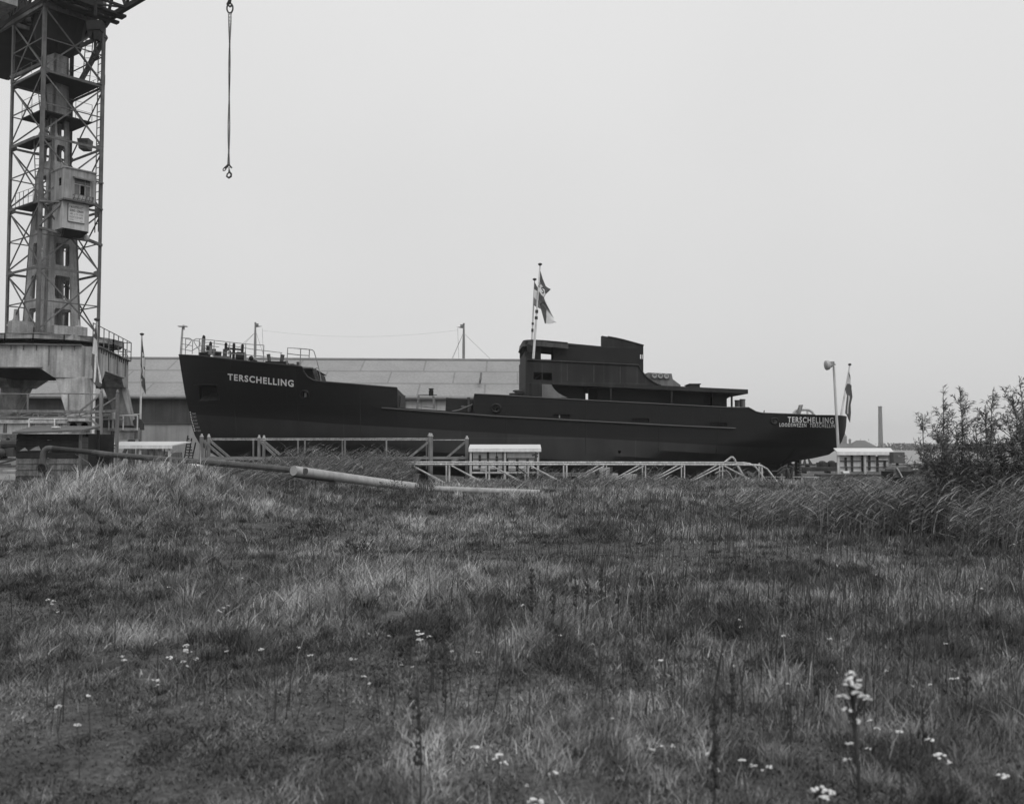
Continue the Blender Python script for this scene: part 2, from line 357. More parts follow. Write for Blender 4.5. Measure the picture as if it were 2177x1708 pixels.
build_reeds('reeds', [(8.9,18.6,1.9,1.2,1300,1.4),(10.1,17.2,1.8,1.4,1500,1.5),(7.2,19.3,1.2,1.0,800,1.15),(8.4,16.6,1.0,.8,350,1.05),(12.2,18,2.3,2,900,1.5),(6.2,21.5,1.6,1.5,500,.85)],
            'tall reeds bent to the right round the willow shrubs')
build_reeds('reeds', [(3.5,44.5,1.2,.6,70,.9),(6.4,45.5,1,.6,60,.9),(1.0,46,1.4,.5,80,.9),(10,45,1.6,.6,60,.85),(14.8,40,3,2,260,.6),(4,41,7,2,500,.5)],
            'thin tufts of reed growing under the white pipe trestle')
# ================================================================== SHIP
C0 = P(380, 753, 57.0); C0.z = 0
C1 = P(1799.8, 884.7, 59.2); C1.z = 0
SD = (C1-C0); SL = SD.length; SD.normalize(); SN = Vector((-SD.y, SD.x, 0))
def S(s, h, z): return C0+SD*s+SN*h+Vector((0, 0, z))
def SP(x, y, h):       # picture point on the fore-and-aft plane at lateral offset h -> (s, z)
    d = ray(x, y); o = Vector((0, 0, CH)); q = C0+SN*h
    t = (q-o).dot(SN)/d.dot(SN); p = o+d*t
    return (p-C0).dot(SD), p.z
def SW(x, y, h): s, z = SP(x, y, h); return S(s, h, z)
stem = sorted([(SP(x, y, 0)[1], SP(x, y, 0)[0]) for x, y in [(380,753),(386.7,796),(394,839.6),(401.7,872),(408,905),(414.8,926.7),(424.6,943),(441,958),(462,970),(480,973)]])
stern = sorted([(SP(x, y, 0)[1], SP(x, y, 0)[0]) for x, y in [(1799.8,884.7),(1798.5,905),(1796,921),(1789,938),(1780,953),(1762,966),(1727,974),(1700,978),(1683,982),(1667,988),(1660,998),(1655,1020),(1651,1064)]])
def terp(tab, x):
    return float(np.interp(x, [a for a, b in tab], [b for a, b in tab]))
def base_z(s): return float(np.interp(s, [0, 1.5, 38, 40], [1.15, 1.03, -1.5, -1.6]))
def hb(s, z):
    h = max(z-base_z(s), 0)
    B = 4.05*(1-.8*(1-min(h/1.7, 1))**2.6)
    ls = terp(stem, z); le = terp(stern, z)
    ent = np.interp(h, [0, 3, 6], [15, 13.5, 11.0]); pe = np.interp(h, [0, 3, 6], [1.7, 1.75, 2.3])
    run = np.interp(h, [0, 1.8, 2.4, 3.2, 5], [15, 13, 10, 7.5, 5.2]); pr = np.interp(h, [0, 2, 3, 5], [1.5, 1.7, 2.2, 3.0])
    a = min(max((s-ls)/ent, 0), 1); b = min(max((le-s)/run, 0), 1)
    return max(B*(1-(1-a)**pe)*(1-(1-b)**pr), .03)
def HP(x, y):
    h = 3.0
    for _ in range(14):
        s, z = SP(x, y, -h); h = .5*h+.5*hb(min(max(s, .05), SL-.05), z)
    return s, z, h
def rail(pts):      # picture points on the near side of the hull -> [(s,z)]
    return [HP(x, y)[:2] for x, y in pts]
top = rail([(380.3,753),(426.7,755.7),(487.7,763.4),(557.4,769.9),(642.4,778.6),(645,788.4),(653.3,800.4),(666.4,808),(683.8,810.8),(733.4,814.6),(773.7,818.5),(844.9,823.9)])
top += [(top[-1][0]+.02, HP(845.6, 866)[1])] + rail([(1007.3,876.6)])
top += [(top[-1][0]+.02, HP(1007.9, 837)[1])] + rail([(1063,839.2),(1215.9,848.3),(1360.6,855.8),(1545.8,865.2),(1591.5,865.8),(1600,870.5),(1606.7,874.5),(1619.8,877.6),(1732.7,881.5)])
top += [(SL, P(1799.8, 884.7, 59.2).z)]
top[0] = (0, top[0][1])
wl = rail([(402,879.9),(500.8,885.8),(633.7,894),(690.9,898.8),(908.7,911.5),(1063,920.2),(1435,940.8),(1578,949),(1732.7,955.6)])
wl = [(0, wl[0][1]+.03)]+wl+[(SL, P(1779, 958, 59.2).z)]
def ztop(s): return terp(top, s)
def zwl(s): return terp(wl, s)
def zbot(s):
    zb = base_z(s)
    zs = [a for a, b in stem]; ss = [b for a, b in stem]
    if s < ss[0]: zb = max(zb, float(np.interp(-s, [-b for b in ss], zs)))
    if s > stern[0][1]: zb = max(zb, float(np.interp(s, [b for a, b in stern], [a for a, b in stern])))
    return min(zb, ztop(s)-.02)
HULLM = gm('black hull paint', .0045, .25, .25, .58, streak=.15, spec=.28, panel=(6.5,1.9,1.5))
HULLL = gm('antifouling hull paint', .029, .25, .25, .75, streak=.12, spec=.25, panel=(6.5,1.9,1.25))
STEEL = gm('primed ship steel', .018, .35, .5, .7, streak=.35, spec=.3, panel=(2.4,2.3,1.5))
STEELD = gm('dark deckhouse steel', .018, .3, .5, .8, spec=.2)
STEELL = gm('pale grey primed steel', .14, .2, .8, .8, streak=.15)
PALE = gm('pale weathered paint', .42, .2, 2, .7, streak=.2)
WHITE = gm('white lettering paint', .72, .1, 3, .7)
RAILM = gm('galvanised pipe', .22, .35, 4, .6)
RUST = gm('dark rusty steel', .05, .4, 3, .85)
WOOD = gm('weathered timber', .22, .35, 3, .9, streak=.4)

ship = thing('pilot_vessel', S(20, 0, -1.6), 'black steel pilot ship TERSCHELLING standing on the slipway before launch', 'ship')
def build_hull():
    ss = set([0, .08, .2, .4, .7, 1.0, 1.3, 1.6, 2.0, 2.5, SL, SL-.06, SL-.15, SL-.3, SL-.5, SL-.8, SL-1.2, SL-1.6, SL-2.1, SL-2.6])
    ss |= set(np.arange(3, SL-3, .5).tolist()) | set(np.arange(6.6, 10.2, .12).tolist()) | set(np.arange(32.5, SL, .2).tolist()) | set(s for s, z in top) | set(s for z, s in stem if s < 6) | set(s for z, s in stern if s > 30)
    s0 = sorted(s for s in ss if 0 <= s <= SL); ss = []; keep = [s for s, z in top]
    for s in s0:
        if ss and s-ss[-1] < .03 and not (s in keep): continue
        if ss and s-ss[-1] < .015: continue
        ss.append(s)
    cols = []
    zt_tab = []
    NR = 20
    for s in ss:
        zt = ztop(s); zb = zbot(s); zw = min(max(zwl(s), zb+.005), zt-.01)
        ring = [(0, zb)]
        for j in range(9): z = zb+(zw-zb)*(j/8)**1.4; ring.append((-hb(s, z)*(1 if zb < z or s < 3 or s > 30 else 1), z))
        for j in range(1, 17): z = zw+(zt-zw)*j/16; ring.append((-hb(s, z), z))
        hd = hb(s, zt); dz = .12 if s < top[4][0] else (.06 if top[12][0]-.3 < s < top[13][0]+.3 else .85)
        dz = min(dz, (zt-zb)*.4); hi = max(hd-.1, hd*.4)
        ring += [(-hi, zt), (-min(max(hi-.02, hi*.9), max(hb(s, zt-dz)-.1, hb(s, zt-dz)*.5)), zt-dz)]
        full = ring + [(-h, z) for h, z in reversed(ring[1:])]
        cols.append([S(s, h, z) for h, z in full])
    n = len(cols[0]); mb = MB(); nf = len(ring)
    vs = [v for c in cols for v in c]; fs = []; mi = []
    for i in range(len(cols)-1):
        for k in range(n):
            k2 = (k+1) % n
            fs.append((i*n+k, i*n+k2, (i+1)*n+k2, (i+1)*n+k))
            kk = min(k, n-1-k) if k != n-1 else 0
            mi.append(1 if (k <= 8 or k >= n-9) else 0)
    fs += [tuple(range(n-1, -1, -1)), tuple((len(cols)-1)*n+k for k in range(n))]; mi += [0, 0]
    mb.add(vs, fs); mb.mi = mi
    o = mb.build('hull', [HULLM, HULLL], ship)
    # cut openings
    cutb = MB()
    def cut(x0, y0, x1, y1, depth, rnd=False):
        s, z, h = HP((x0+x1)/2, (y0+y1)/2)
        a = SP(x0, y0, -h); b = SP(x1, y1, -h); w = b[0]-a[0]; hh = a[1]-b[1]
        c = S(s, -h+depth/2-.6, z)
        if rnd:
            prof = []
            poly = [S(s+w/2*math.cos(t)*1, -h-.6, z+hh/2*math.sin(t)) for t in np.linspace(0, 2*math.pi, 17)[:-1]]
            cutb.prism(poly, SN*(depth+.6))
        else:
            poly = [S(a[0], -h-.6, a[1]), S(b[0], -h-.6, a[1]), S(b[0], -h-.6, b[1]), S(a[0], -h-.6, b[1])]
            cutb.prism(poly, SN*(depth+.6))
        return s, z, h, w, hh
    I = {}
    I['anchor'] = cut(421, 819, 465, 851, .9)
    I['fair'] = cut(640.5, 831.5, 655, 845, .45, True)
    I['mid'] = cut(1046, 860.5, 1062.5, 874.5, .5, True)
    I['p'] = [cut(1176, 880.3, 1212.5, 888.5, .3), cut(1342.8, 888.6, 1379.4, 896.4, .3), cut(1508.8, 896.8, 1545, 905, .3)]
    I['st'] = cut(1640, 889.5, 1652.5, 899.5, .3, True)
    I['rnd'] = cut(1313.5, 956.5, 1320, 963, .3, True)
    c = cutb.build('cutter', HULLM, None)
    md = o.modifiers.new('b', 'BOOLEAN'); md.object = c; md.operation = 'DIFFERENCE'; md.solver = 'EXACT'
    dg = bpy.context.evaluated_depsgraph_get(); me = bpy.data.meshes.new_from_object(o.evaluated_get(dg))
    print('hull polys', len(o.data.polygons), '->', len(me.polygons))
    o.modifiers.clear(); o.data = me; bpy.data.objects.remove(c)
    me.polygons.foreach_set('use_smooth', [True]*len(me.polygons)); me.set_sharp_from_angle(angle=R(28))
    return o, I
hull, INFO = build_hull()
# details on the hull
s, z, h, w, hh = INFO['anchor']
m = MB(); m.bar(S(s-w/2-.25, -h-.12, z+hh/2+.06), S(s+w/2+.1, -h-.3, z+hh/2+.06), .25, .09)
m.bar(S(s+w/2+.06, -h-.30, z-hh/2), S(s+w/2+.06, -h-.3, z+hh/2+.1), .08)
m.build('recess_frame', HULLM, ship)
m = MB(); m.hexa([S(s-w/2+.02, -h+.25, z-hh/2+.0), S(s+w/2-.02, -h+.0, z-hh/2+.0), S(s+w/2-.02, -h+.8, z+.05), S(s-w/2+.35, -h+.8, z+.05)],
                 [S(s-w/2+.02, -h+.25, z-hh/2-.04), S(s+w/2-.02, -h+.0, z-hh/2-.04), S(s+w/2-.02, -h+.85, z), S(s-w/2+.35, -h+.85, z)])
m.build('anchor_recess_floor', STEEL, ship)
def ringon(info, name, th=.07, inner=None):
    s, z, h, w, hh = info; m = MB()
    pts = []
    for t in np.linspace(0, 2*math.pi, 21):
        a, b = s+(w/2+.03)*math.cos(t), z+(hh/2+.03)*math.sin(t); pts.append(S(a, -hb(a, b)-.01, b))
    m.tube(pts, th, 6, cap=False); return m.build(name, HULLM, ship, smooth=True)
r_ = ringon(INFO['fair'], 'fairlead'); s, z, h, w, hh = INFO['fair']
MB().box(S(s-.0, -h+.3, z), (.12, .04, hh*.8)).build('fairlead_daylight_plate', WHITE, r_)  # white plate stands in for the bright background seen through the hole
r_ = ringon(INFO['mid'], 'fairlead', .09); s, z, h, w, hh = INFO['mid']
m = MB(); m.tube([S(s-.14, -h+.42, z-.1), S(s-.14, -h-.02+.2, z+.05)], .06, 8); m.tube([S(s+.08, -h+.42, z-.1), S(s+.08, -h+.2, z+.08)], .06, 8); m.build('bollard', STEEL, r_)
ringon(INFO['st'], 'fairlead', .07); s, z, h, w, hh = INFO['st']
m = MB()
for k in (-.08, .03): m.box(S(s+k, -h+.2, z), (.06, .06, hh*.7))
m.build('bollard', STEEL, ship)
for kk, inf in enumerate(INFO['p']):
    s, z, h, w, hh = inf; m = MB()
    m.box(S(s, -hb(s, z)+.22, z), (w-.04, .04, hh-.04)); 
    for q in (-.3, .1, .35): m.box(S(s+q*w, -hb(s, z)+.16, z), (.04, .06, hh-.02))
    pl = m.build('freeing_port', STEEL, ship)
    if kk == 0: MB().box(S(s-.12*w, -hb(s, z)+.12, z), (.07, .03, hh*.8)).build('bright_gap_plate', PALE, pl)  # pale plate stands in for a bright gap in this port
def hull_line(pts, r, name, off=.03, mat=HULLM, n=6):
    q = []
    for (xa, ya), (xb, yb) in zip(pts[:-1], pts[1:]):
        k = max(2, int(abs(xb-xa)/25))
        for i in range(k): q.append((xa+(xb-xa)*i/k, ya+(yb-ya)*i/k))
    q.append(pts[-1]); w_ = []
    for x, y in q: s, z, h = HP(x, y); w_.append(S(s, -h-off, z))
    return MB().tube(w_, r, n).build(name, mat, ship, smooth=True)
hull_line([(811.8,867.3),(1063,885.4),(1435,904.9),(1563.2,910.6)], .065, 'rubbing_strake', .03, gm('worn strake paint', .020, .2, 1, .5))
for seg in ([(380.8,754),(426.7,756.2),(487.7,764),(557.4,770.5),(641,779)], [(645,788.4),(653.3,800.4),(666.4,808),(683.8,810.9),(733.4,815),(844,824.2)],
            [(1008.5,837.6),(1063,839.8),(1215.9,848.9),(1545.8,865.8),(1591.5,866.4),(1606.7,875),(1619.8,878),(1732.7,882)]):
    hull_line(seg, .05, 'rail_cap', .0, gm('worn strake paint', .020, .2, 1, .5))
def weld(x, y0, y1, dx=0):
    q = []
    for i in range(9):
        t = i/8; s, z, h = HP(x+dx*t, y0+(y1-y0)*t); q.append(S(s, -h-.0, z))
    MB().tube(q, .014, 4).build('weld_seam', STEELD, ship)
for x, y0, y1, dx in ((489,766,960,18),(628,779,965,10),(765,820,965,2),(1076,842,965,0),(1246,852,965,-1),(1403,862,965,-3),(1531,867,965,-8)): weld(x, y0, y1, dx)
# lettering that follows the plating
def hull_text(body, x0, x1, yb0, yt0, yb1, yt1, name, bold=.03, dens=1, off=.035, mat=WHITE, spacing=1.0):
    vs, fs = text_pts(body, bold, spacing=spacing); mb = MB(); w_ = []
    for u, v in vs:
        x = x0+(x1-x0)*u; yb = yb0+(yb1-yb0)*u; yt = yt0+(yt1-yt0)*u
        s, z, h = HP(x, yb+(yt-yb)*v); w_.append(S(s, -h-off, z))
    mb.add(w_, fs); return mb.build(name, mat, ship)
hull_text('TERSCHELLING', 484.3, 624.5, 807.5, 793.5, 822.5, 807.8, 'name_lettering', .03, spacing=1.18)
hull_text('TERSCHELLING', 1674.3, 1771.5, 897.2, 885.3, 900.4, 887.2, 'name_lettering', .015, spacing=1.2)
hull_text('LOODSWEZEN  TERSCHELLING', 1656.8, 1780.6, 906.3, 898.6, 909.2, 901.0, 'home_port_lettering', .012, spacing=1.25)
for i, (t_, x, y) in enumerate([('260',407.4,878.6),('240',408.6,885.7),('220',410.2,893.0),('200',411.8,900.2),('180',415.4,907.4),('160',417.8,914.8)]):
    hull_text(t_, x, x+9, y+2.1, y-2.1, y+2.3, y-1.9, 'draught_mark', .01, off=.03, mat=gm('faded lettering', .30, .2, 5, .8))
m = MB()
for i in range(13):
    y = 875.5+i*3.32; x = float(np.interp(y, [875, 892, 915.3], [404.6, 407.5, 414.3])); s, z, h = HP(x, y)
    m.box(S(s, -h-.02, z), (.05, .03, .05))
m.build('draught_dots', WHITE, ship)

# ---- superstructure built from side plates
def strips(mb, h, th, cols_):
    """cols_: list of (x, [(ytop,ybot),...]) picture columns on plane h, plate thickness th inboard"""
    for (xa, ia), (xb, ib) in zip(cols_[:-1], cols_[1:]):
        for (ta, ba), (tb, bb) in zip(ia, ib):
            q = [SW(xa, ta, h), SW(xb, tb, h), SW(xb, bb, h), SW(xa, ba, h)]
            mb.hexa(q, [p+SN*th for p in q])
def lin(p, q, x): return p[1]+(q[1]-p[1])*(x-p[0])/(q[0]-p[0])
LED = ((1120.5,764.4),(1357.5,775.8)); UND = ((1172.4,816.7),(1590.4,836.4)); UPP = ((1404,819),(1590.4,827.5)); BUL = ((1063,839.2),(1360.6,855.8))
led = lambda x: lin(*LED, x); und = lambda x: lin(*UND, x); upp = lambda x: lin(*UPP, x); bul = lambda x: lin(*BUL, x)
HS = -3.35
# bridge side plating, near side (opening 1134-1173.5) and plain far side
m = MB()
cs = [(1120.5,[(led(1120.5),842)]),(1125.5,[(led(1125.5),842)])]; strips(m, HS, .08, cs)
strips(m, HS, .08, [(1125.5,[(led(1125.5),813.5)]),(1131.4,[(led(1131.4),814)])])
strips(m, HS, .08, [(1131.4,[(led(1131.4),843)]),(1134,[(led(1134),843)])])
strips(m, HS, .08, [(1134,[(led(1134),791),(806.5,843)]),(1152,[(led(1152),791.5),(807,843.8)])])
strips(m, HS, .08, [(1152,[(led(1152),791.5),(807,815.5)]),(1173.5,[(led(1173.5),792.3),(807.8,und(1173.5))])])
cv = [(1357.5,775.8),(1360,781),(1364,788.4),(1369,795),(1374.9,801.5),(1382,807),(1390.2,812.3),(1397,815.8),(1405,819)]
strips(m, HS, .08, [(x, [(led(x), und(x))]) for x in np.linspace(1173.5, 1357.5, 8)]+[(x, [(y, und(x))]) for x, y in cv[1:]])
m.build('bridge_side_plating', STEEL, ship)
m = MB(); strips(m, 3.35, .08, [(1128,[(768,838)]),(1240,[(772,820)]),(1352,[(780,824)])]); m.build('bridge_side_plating', STEEL, ship)
# rounded front of the bridge house (plan arc), from deck to ledge and up to the wheelhouse roof
s_f, z_led = SP(1112.3, 764, -1.0); z_dk = SP(1110, 843, -1.0)[1]; z_rf = SP(1123, 731, -1.0)[1]
def front(z0, z1, half, name, r=1.0, mat=STEEL, gaps=()):
    m = MB(); plan = [(s_f+r-r*math.sin(t), -(half-r)-r*math.cos(t)) for t in np.linspace(0, math.pi/2, 7)]
    plan = plan+[(s, -h) for s, h in reversed(plan)]
    for (sa, ha), (sb, hb_) in zip(plan[:-1], plan[1:]):
        q = [S(sa, ha, z0), S(sb, hb_, z0), S(sb, hb_, z1), S(sa, ha, z1)]; c = S(s_f+2, 0, 0)
        m.hexa(q, [p+(Vector((c.x, c.y, p.z))-p).normalized()*.08 for p in q])
    return m.build(name, mat, ship, smooth=True)
front(z_dk-.3, z_led, 3.35, 'bridge_front', .42)
front(z_led, z_led+.35, 2.5, 'wheelhouse_front', .5); front(z_rf-.25, z_rf, 2.5, 'wheelhouse_front', .5)
m = MB(); r = .5
for t, hh_ in ((math.pi/2, 0), (math.pi/2, -.8), (math.pi/2, .8), (math.pi/2, -1.5), (math.pi/2, 1.5), (.5, -2.0), (.5, 2.0)):
    sg = 1 if hh_ >= 0 else -1
    if t == .5: m.bar(S(s_f+r-r*math.sin(t), sg*(2.0+r*math.cos(t)), z_led+.3), S(s_f+r-r*math.sin(t), sg*(2.0+r*math.cos(t)), z_rf-.2), .28)
    else: m.bar(S(s_f+.03, hh_, z_led+.3), S(s_f+.03, hh_, z_rf-.2), .16)
m.build('window_mullions', STEEL, ship)
# wheelhouse and casing walls
HW = -2.5
rf = lambda x: lin((1123.4,731.5), (1278.4,738.5), x)
m = MB()
strips(m, HW, .06, [(1122,[(rf(1122),led(1122)+6)]),(1150,[(rf(1150),led(1150)+6)])])
strips(m, HW, .06, [(1177,[(rf(1177),led(1177)+6)]),(1230,[(rf(1230),led(1230)+6)]),(1278.4,[(rf(1278.4),led(1278.4)+6)])])
strips(m, HW, .06, [(1278.4,[(738,led(1278)+6)]),(1357,[(742,led(1357)+6)])])
m.build('wheelhouse_wall', STEELD, ship)
m = MB()
def far(x, y, k=HW): # far wall columns drawn where their plane shows
    return (x, y)
strips(m, 2.44, .06, [(1124,[(736,772)]),(1150,[(736,772)])])
strips(m, 2.44, .06, [(1150,[(736,751)]),(1171.7,[(736,751.6)])])
strips(m, 2.44, .06, [(1171.7,[(736,772)]),(1290,[(744,776)]),(1350,[(748,776)])])
m.build('wheelhouse_wall', STEELD, ship)
m = MB(); strips(m, HW+1.4, .06, [(1172.6,[(736,775)]),(1178,[(736,775)])]); 
m.build('inner_bulkhead', STEELD, ship)
# wheelhouse roof with rounded overhanging visor
m = MB(); zr = lambda s: float(np.interp(s, [SP(1110,735,0)[0], SP(1278,737,-2.5)[0]], [z_rf+.06, SP(1278, 738.6, -2.5)[1]+.02]))
rp = []
for t in np.linspace(0, math.pi/2, 8): rp.append((s_f-.06+1.3-1.3*math.sin(t), -1.6-1.3*math.cos(t)))
sa = rp[0][0]; se = SP(1278.4, 738, -2.5)[0]; sv = SP(1207, 739, -2.9)[0]
plan = [(se, -2.5), (sv, -2.5), (sv, -2.9)]+rp+[(s, -h) for s, h in reversed(rp)]+[(sv, 2.9), (sv, 2.5), (se, 2.5)]
lo = [S(s, h, zr(s)-.06) for s, h in plan]; hi = [S(s, h, zr(s)+.06) for s, h in plan]; n = len(plan)
m.add(lo+hi, [tuple(range(n-1,-1,-1)), tuple(range(n, 2*n))]+[(i, (i+1) % n, n+(i+1) % n, n+i) for i in range(n)])
m.build('wheelhouse_roof', STEEL, ship)
m = MB()
vp = [(sv, -2.9)]+rp+[(s, -h) for s, h in reversed(rp)]+[(sv, 2.9)]
for (s1, h1), (s2, h2) in zip(vp[:-1], vp[1:]):
    d1 = .13 if h1 > 2 and s1 > sa-.8 else .30; d2 = .13 if h2 > 2 and s2 > sa-.8 else .30; k = .07 if s1 <= sa else 0; k2 = .07 if s2 <= sa else 0
    q = [S(s1, h1, zr(s1)), S(s2, h2, zr(s2)), S(s2-k2, h2, zr(s2)-d2), S(s1-k, h1, zr(s1)-d1)]
    m.hexa(q, [p+SD*.04+SN*(.03 if h1 < 0 else -.03) for p in q])
m.build('visor', gm('visor steel', .06, .25, 2, .7, streak=.2), ship)
# ledge rail and bridge deck plate
m = MB(); m.tube([SW(x, led(x), HS-.02) for x in (1120.5,1200,1280,1357.5)]+[SW(x, y, HS-.02) for x, y in cv[1:]], .055, 6); m.build('rail_cap', STEEL, ship, smooth=True)
m = MB(); a_, b_, c_ = SP(1122, led(1122)+7, HS), SP(1357, led(1357)+7, HS), 0
m.hexa([S(a_[0]+.9, -3.3, a_[1]-.5), S(b_[0], -3.3, b_[1]-.5), S(b_[0], 3.3, b_[1]-.5), S(a_[0]+.9, 3.3, a_[1]-.5)], [S(a_[0]+.9, -3.3, a_[1]-.4), S(b_[0], -3.3, b_[1]-.4), S(b_[0], 3.3, b_[1]-.4), S(a_[0]+.9, 3.3, a_[1]-.4)])
m.build('bridge_deck', STEELD, ship)
# vertical stiffener weld lines on the bridge plating
m = MB()
for x in (1152.5, 1206, 1262.5, 1318.5, 1354.5): m.bar(SW(x, led(x)+5, HS-.01), SW(x, und(x)-8, HS-.01), .035, .02)
m.bar(SW(1172, led(1172)+44, HS-.01), SW(1376, 817, HS-.01), .02, .03)
m.build('weld_seam', gm('weld bead', .055, .3, 3, .7), ship)
# boat deck slab
m = MB(); xs_ = [1173.5, 1250, 1330, 1404, 1500, 1590.4]
q0 = [];
for xa, xb in zip(xs_[:-1], xs_[1:]):
    ta = und(xa)-9.2 if xa < 1404 else upp(xa); tb = und(xb)-9.2 if xb < 1404 else upp(xb)
    hA = -3.42
    a = [SW(xa, ta, hA), SW(xb, tb, hA), SW(xb, und(xb)+.2, hA), SW(xa, und(xa)+.2, hA)]; m.hexa(a, [p+SN*6.84 for p in a])
m.build('boat_deck', STEEL, ship)
# pale curved bracket plate
m = MB(); arc = [(1172.5,817),(1175,822),(1181,829.5),(1188,835.5),(1196,840),(1207,845)]
pts = [(1152,815.8)]+arc+[(1152,845)]
m.prism([SW(x, y, -3.47) for x, y in pts], SN*.07); m.build('bulwark_bracket', STEELL, ship)
# deckhouse under the boat deck
m = MB(); HD = -2.65
strips(m, HD, .06, [(1131,[(812,852)]),(1241,[(819,856)])])
strips(m, HD, .06, [(1251,[(819,856)]),(1252,[(819,856)])]); strips(m, HD, .06, [(1252,[(819,822)]),(1269.5,[(820,823)])])
strips(m, HD, .06, [(1269.5,[(820,860)]),(1496,[(830,872)])]); strips(m, HD, .06, [(1496,[(831,834)]),(1514,[(831.5,834.5)])])
strips(m, HD, .06, [(1514,[(831,872)]),(1545.3,[(833,873)])])
m.build('deckhouse_wall', STEELD, ship)
m = MB(); strips(m, -HD, .06, [(1131,[(812,858)]),(1245,[(818,862)])]); strips(m, -HD, .06, [(1250.3,[(816,862)]),(1540,[(830,878)])])
a = SP(1545.3, 835, HD); m.box(S(a[0], 0, a[1]-.7), (.08, 5.2, 1.8)); a = SP(1131, 815, HD); m.box(S(a[0], 0, a[1]-.5), (.08, 5.2, 1.3)); m.build('deckhouse_wall', STEELD, ship)
m = MB(); a = SP(1256, 822, HD); m.box(S(a[0]+.2, HD+.5, a[1]-.5), (.5, .05, 1.5)); a = SP(1505, 834, HD); m.box(S(a[0], HD+.6, a[1]-.5), (.6, .05, 1.4)); m.build('door_lining', STEELD, ship)
m = MB()
for x in (1298.7, 1428): m.bar(SW(x, und(x), -3.3), SW(x, bul(x)+1, -3.3), .09)
m.tube([SW(1555.6, 836, -2.9), SW(1555.6, 866, -2.9)], .06, 8)
m.prism([SW(1548.5, 834.5, -2.95), SW(1563.5, 835, -2.95), SW(1561, 842, -2.95), SW(1551.5, 842, -2.95)], SN*.08)
m.build('deck_pillar', STEEL, ship)
m = MB(); m.prism([SW(1545.3, 834, -2.6), SW(1588, 836, -2.6), SW(1570, 837.5, -2.6), (SW(1556, 841, -2.6)), SW(1545.3, 847, -2.6)], SN*5.2); m.build('deck_overhang', STEELD, ship)
# funnel
m = MB(); ft = [(1278.4,714.3),(1292.1,715.4),(1308,718.2),(1324.8,722),(1345,727.5),(1361,732)]
fb = lambda x: led(x)+7
def fcol(x, yt, yb, h=-1.1, hf=1.1):
    q = [SW(x, yt, h), SW(x, yb, h)]; return [q[0], q[1], q[1]+SN*(hf-h), q[0]+SN*(hf-h)]
nose = [SW(1278.6, 714.3, 0)+SN*k for k in (-.25, .25)]; nb = [SW(1278.6, 778, 0)+SN*k for k in (-.25, .25)]
mid_ = fcol(1291, 715.3, 781); m.hexa([nose[0], nb[0], nb[1], nose[1]], mid_)
prev = mid_
for x, y in ((1308,718.2),(1324.8,722),(1345,727.5)): c_ = fcol(x, y, 786); m.hexa(prev, c_); prev = c_
c_ = fcol(1361, 732, 787); m.hexa(prev, c_)
m.hexa(fcol(1361, 732, 753, hf=-1.02), fcol(1366.4, 733.4, 753.2, hf=-1.02)); m.hexa(fcol(1361, 762.5, 787, hf=-1.02), fcol(1366.4, 762.7, 791, hf=-1.02)); m.hexa(fcol(1366.4, 733.4, 791, hf=-1.02), fcol(1367.8, 733.8, 791, hf=-1.02))
m.build('funnel', STEEL, ship)
m = MB(); m.tube([SW(x, y, -1.1) for x, y in ft[1:]]+[SW(1368.5,734,-1.1)], .05, 6); m.tube([SW(x, y, -1.1)+SN*2.2 for x, y in ft[1:]], .05, 6)
m.build('funnel_rim', STEEL, ship)
m = MB(); m.bar(SW(1363.6, 753, -1.05), SW(1363.6, 762.6, -1.05), .05); m.build('funnel_slot_bar', STEEL, ship)
m = MB()
for i in range(8): y = 755+i*5; m.box(SW(1315.5+.1*i, y-8, -1.47), (.05, .03, .06))
m.build('rungs', PALE, ship)
# engine-room skylight
m = MB(); xs0 = [(1374.5,793.5),(1377.5,791.5),(1428,793.8),(1433.5,821.5),(1374,818.5)]
m.prism([SW(x, y, -1.3) for x, y in xs0], SN*2.6); m.prism([SW(x, y, -1.28) for x, y in [(1431,806),(1447,818),(1447,822),(1433,821.5)]], SN*2.56)
sk = m.build('skylight', gm('light grey skylight paint', .15, .15, 1.5, .7, streak=.15), ship)
m = MB(); m.prism([SW(x, y, -1.36) for x, y in [(1383,794),(1424,796),(1425,803.5),(1423,805),(1386,803.2),(1384,802)]], SN*.05); fl = m.build('skylight_flap', STEELL, sk)
for x, y in ((1391.5,798),(1404,798.7),(1416.5,799.3)):
    c = SW(x, y, -1.38); m = MB(); m.lathe(c, [(.14, 0), (.14, .05), (.10, .05), (.10, 0)], 16, -SN); m.build('porthole', PALE, sk, smooth=True)
m = MB(); c = SW(1482.5, 819, -1.2); a = SP(1472.5,816,-1.2); b = SP(1493,823,-1.2)
m.box(S((a[0]+b[0])/2, 0, (a[1]+b[1])/2), (b[0]-a[0], 1.6, a[1]-b[1]+.1)); m.box(S((a[0]+b[0])/2, 0, a[1]+.03), (b[0]-a[0]+.12, 1.72, .05)); m.build('hatch', STEEL, ship)
for x, y0, y1, r in ((1567.7,850,862,.15),(1578.8,848,866,.155)):
    m = MB(); p = SW(x, y1+2, -2.4); q = SW(x, y0, -2.4); m.lathe(p, [(r, 0), (r, (q-p).length-.05), (r+.015, (q-p).length-.05), (r+.015, (q-p).length)], 14, (0,0,1)); m.build('ventilator', STEELL, ship, smooth=True)
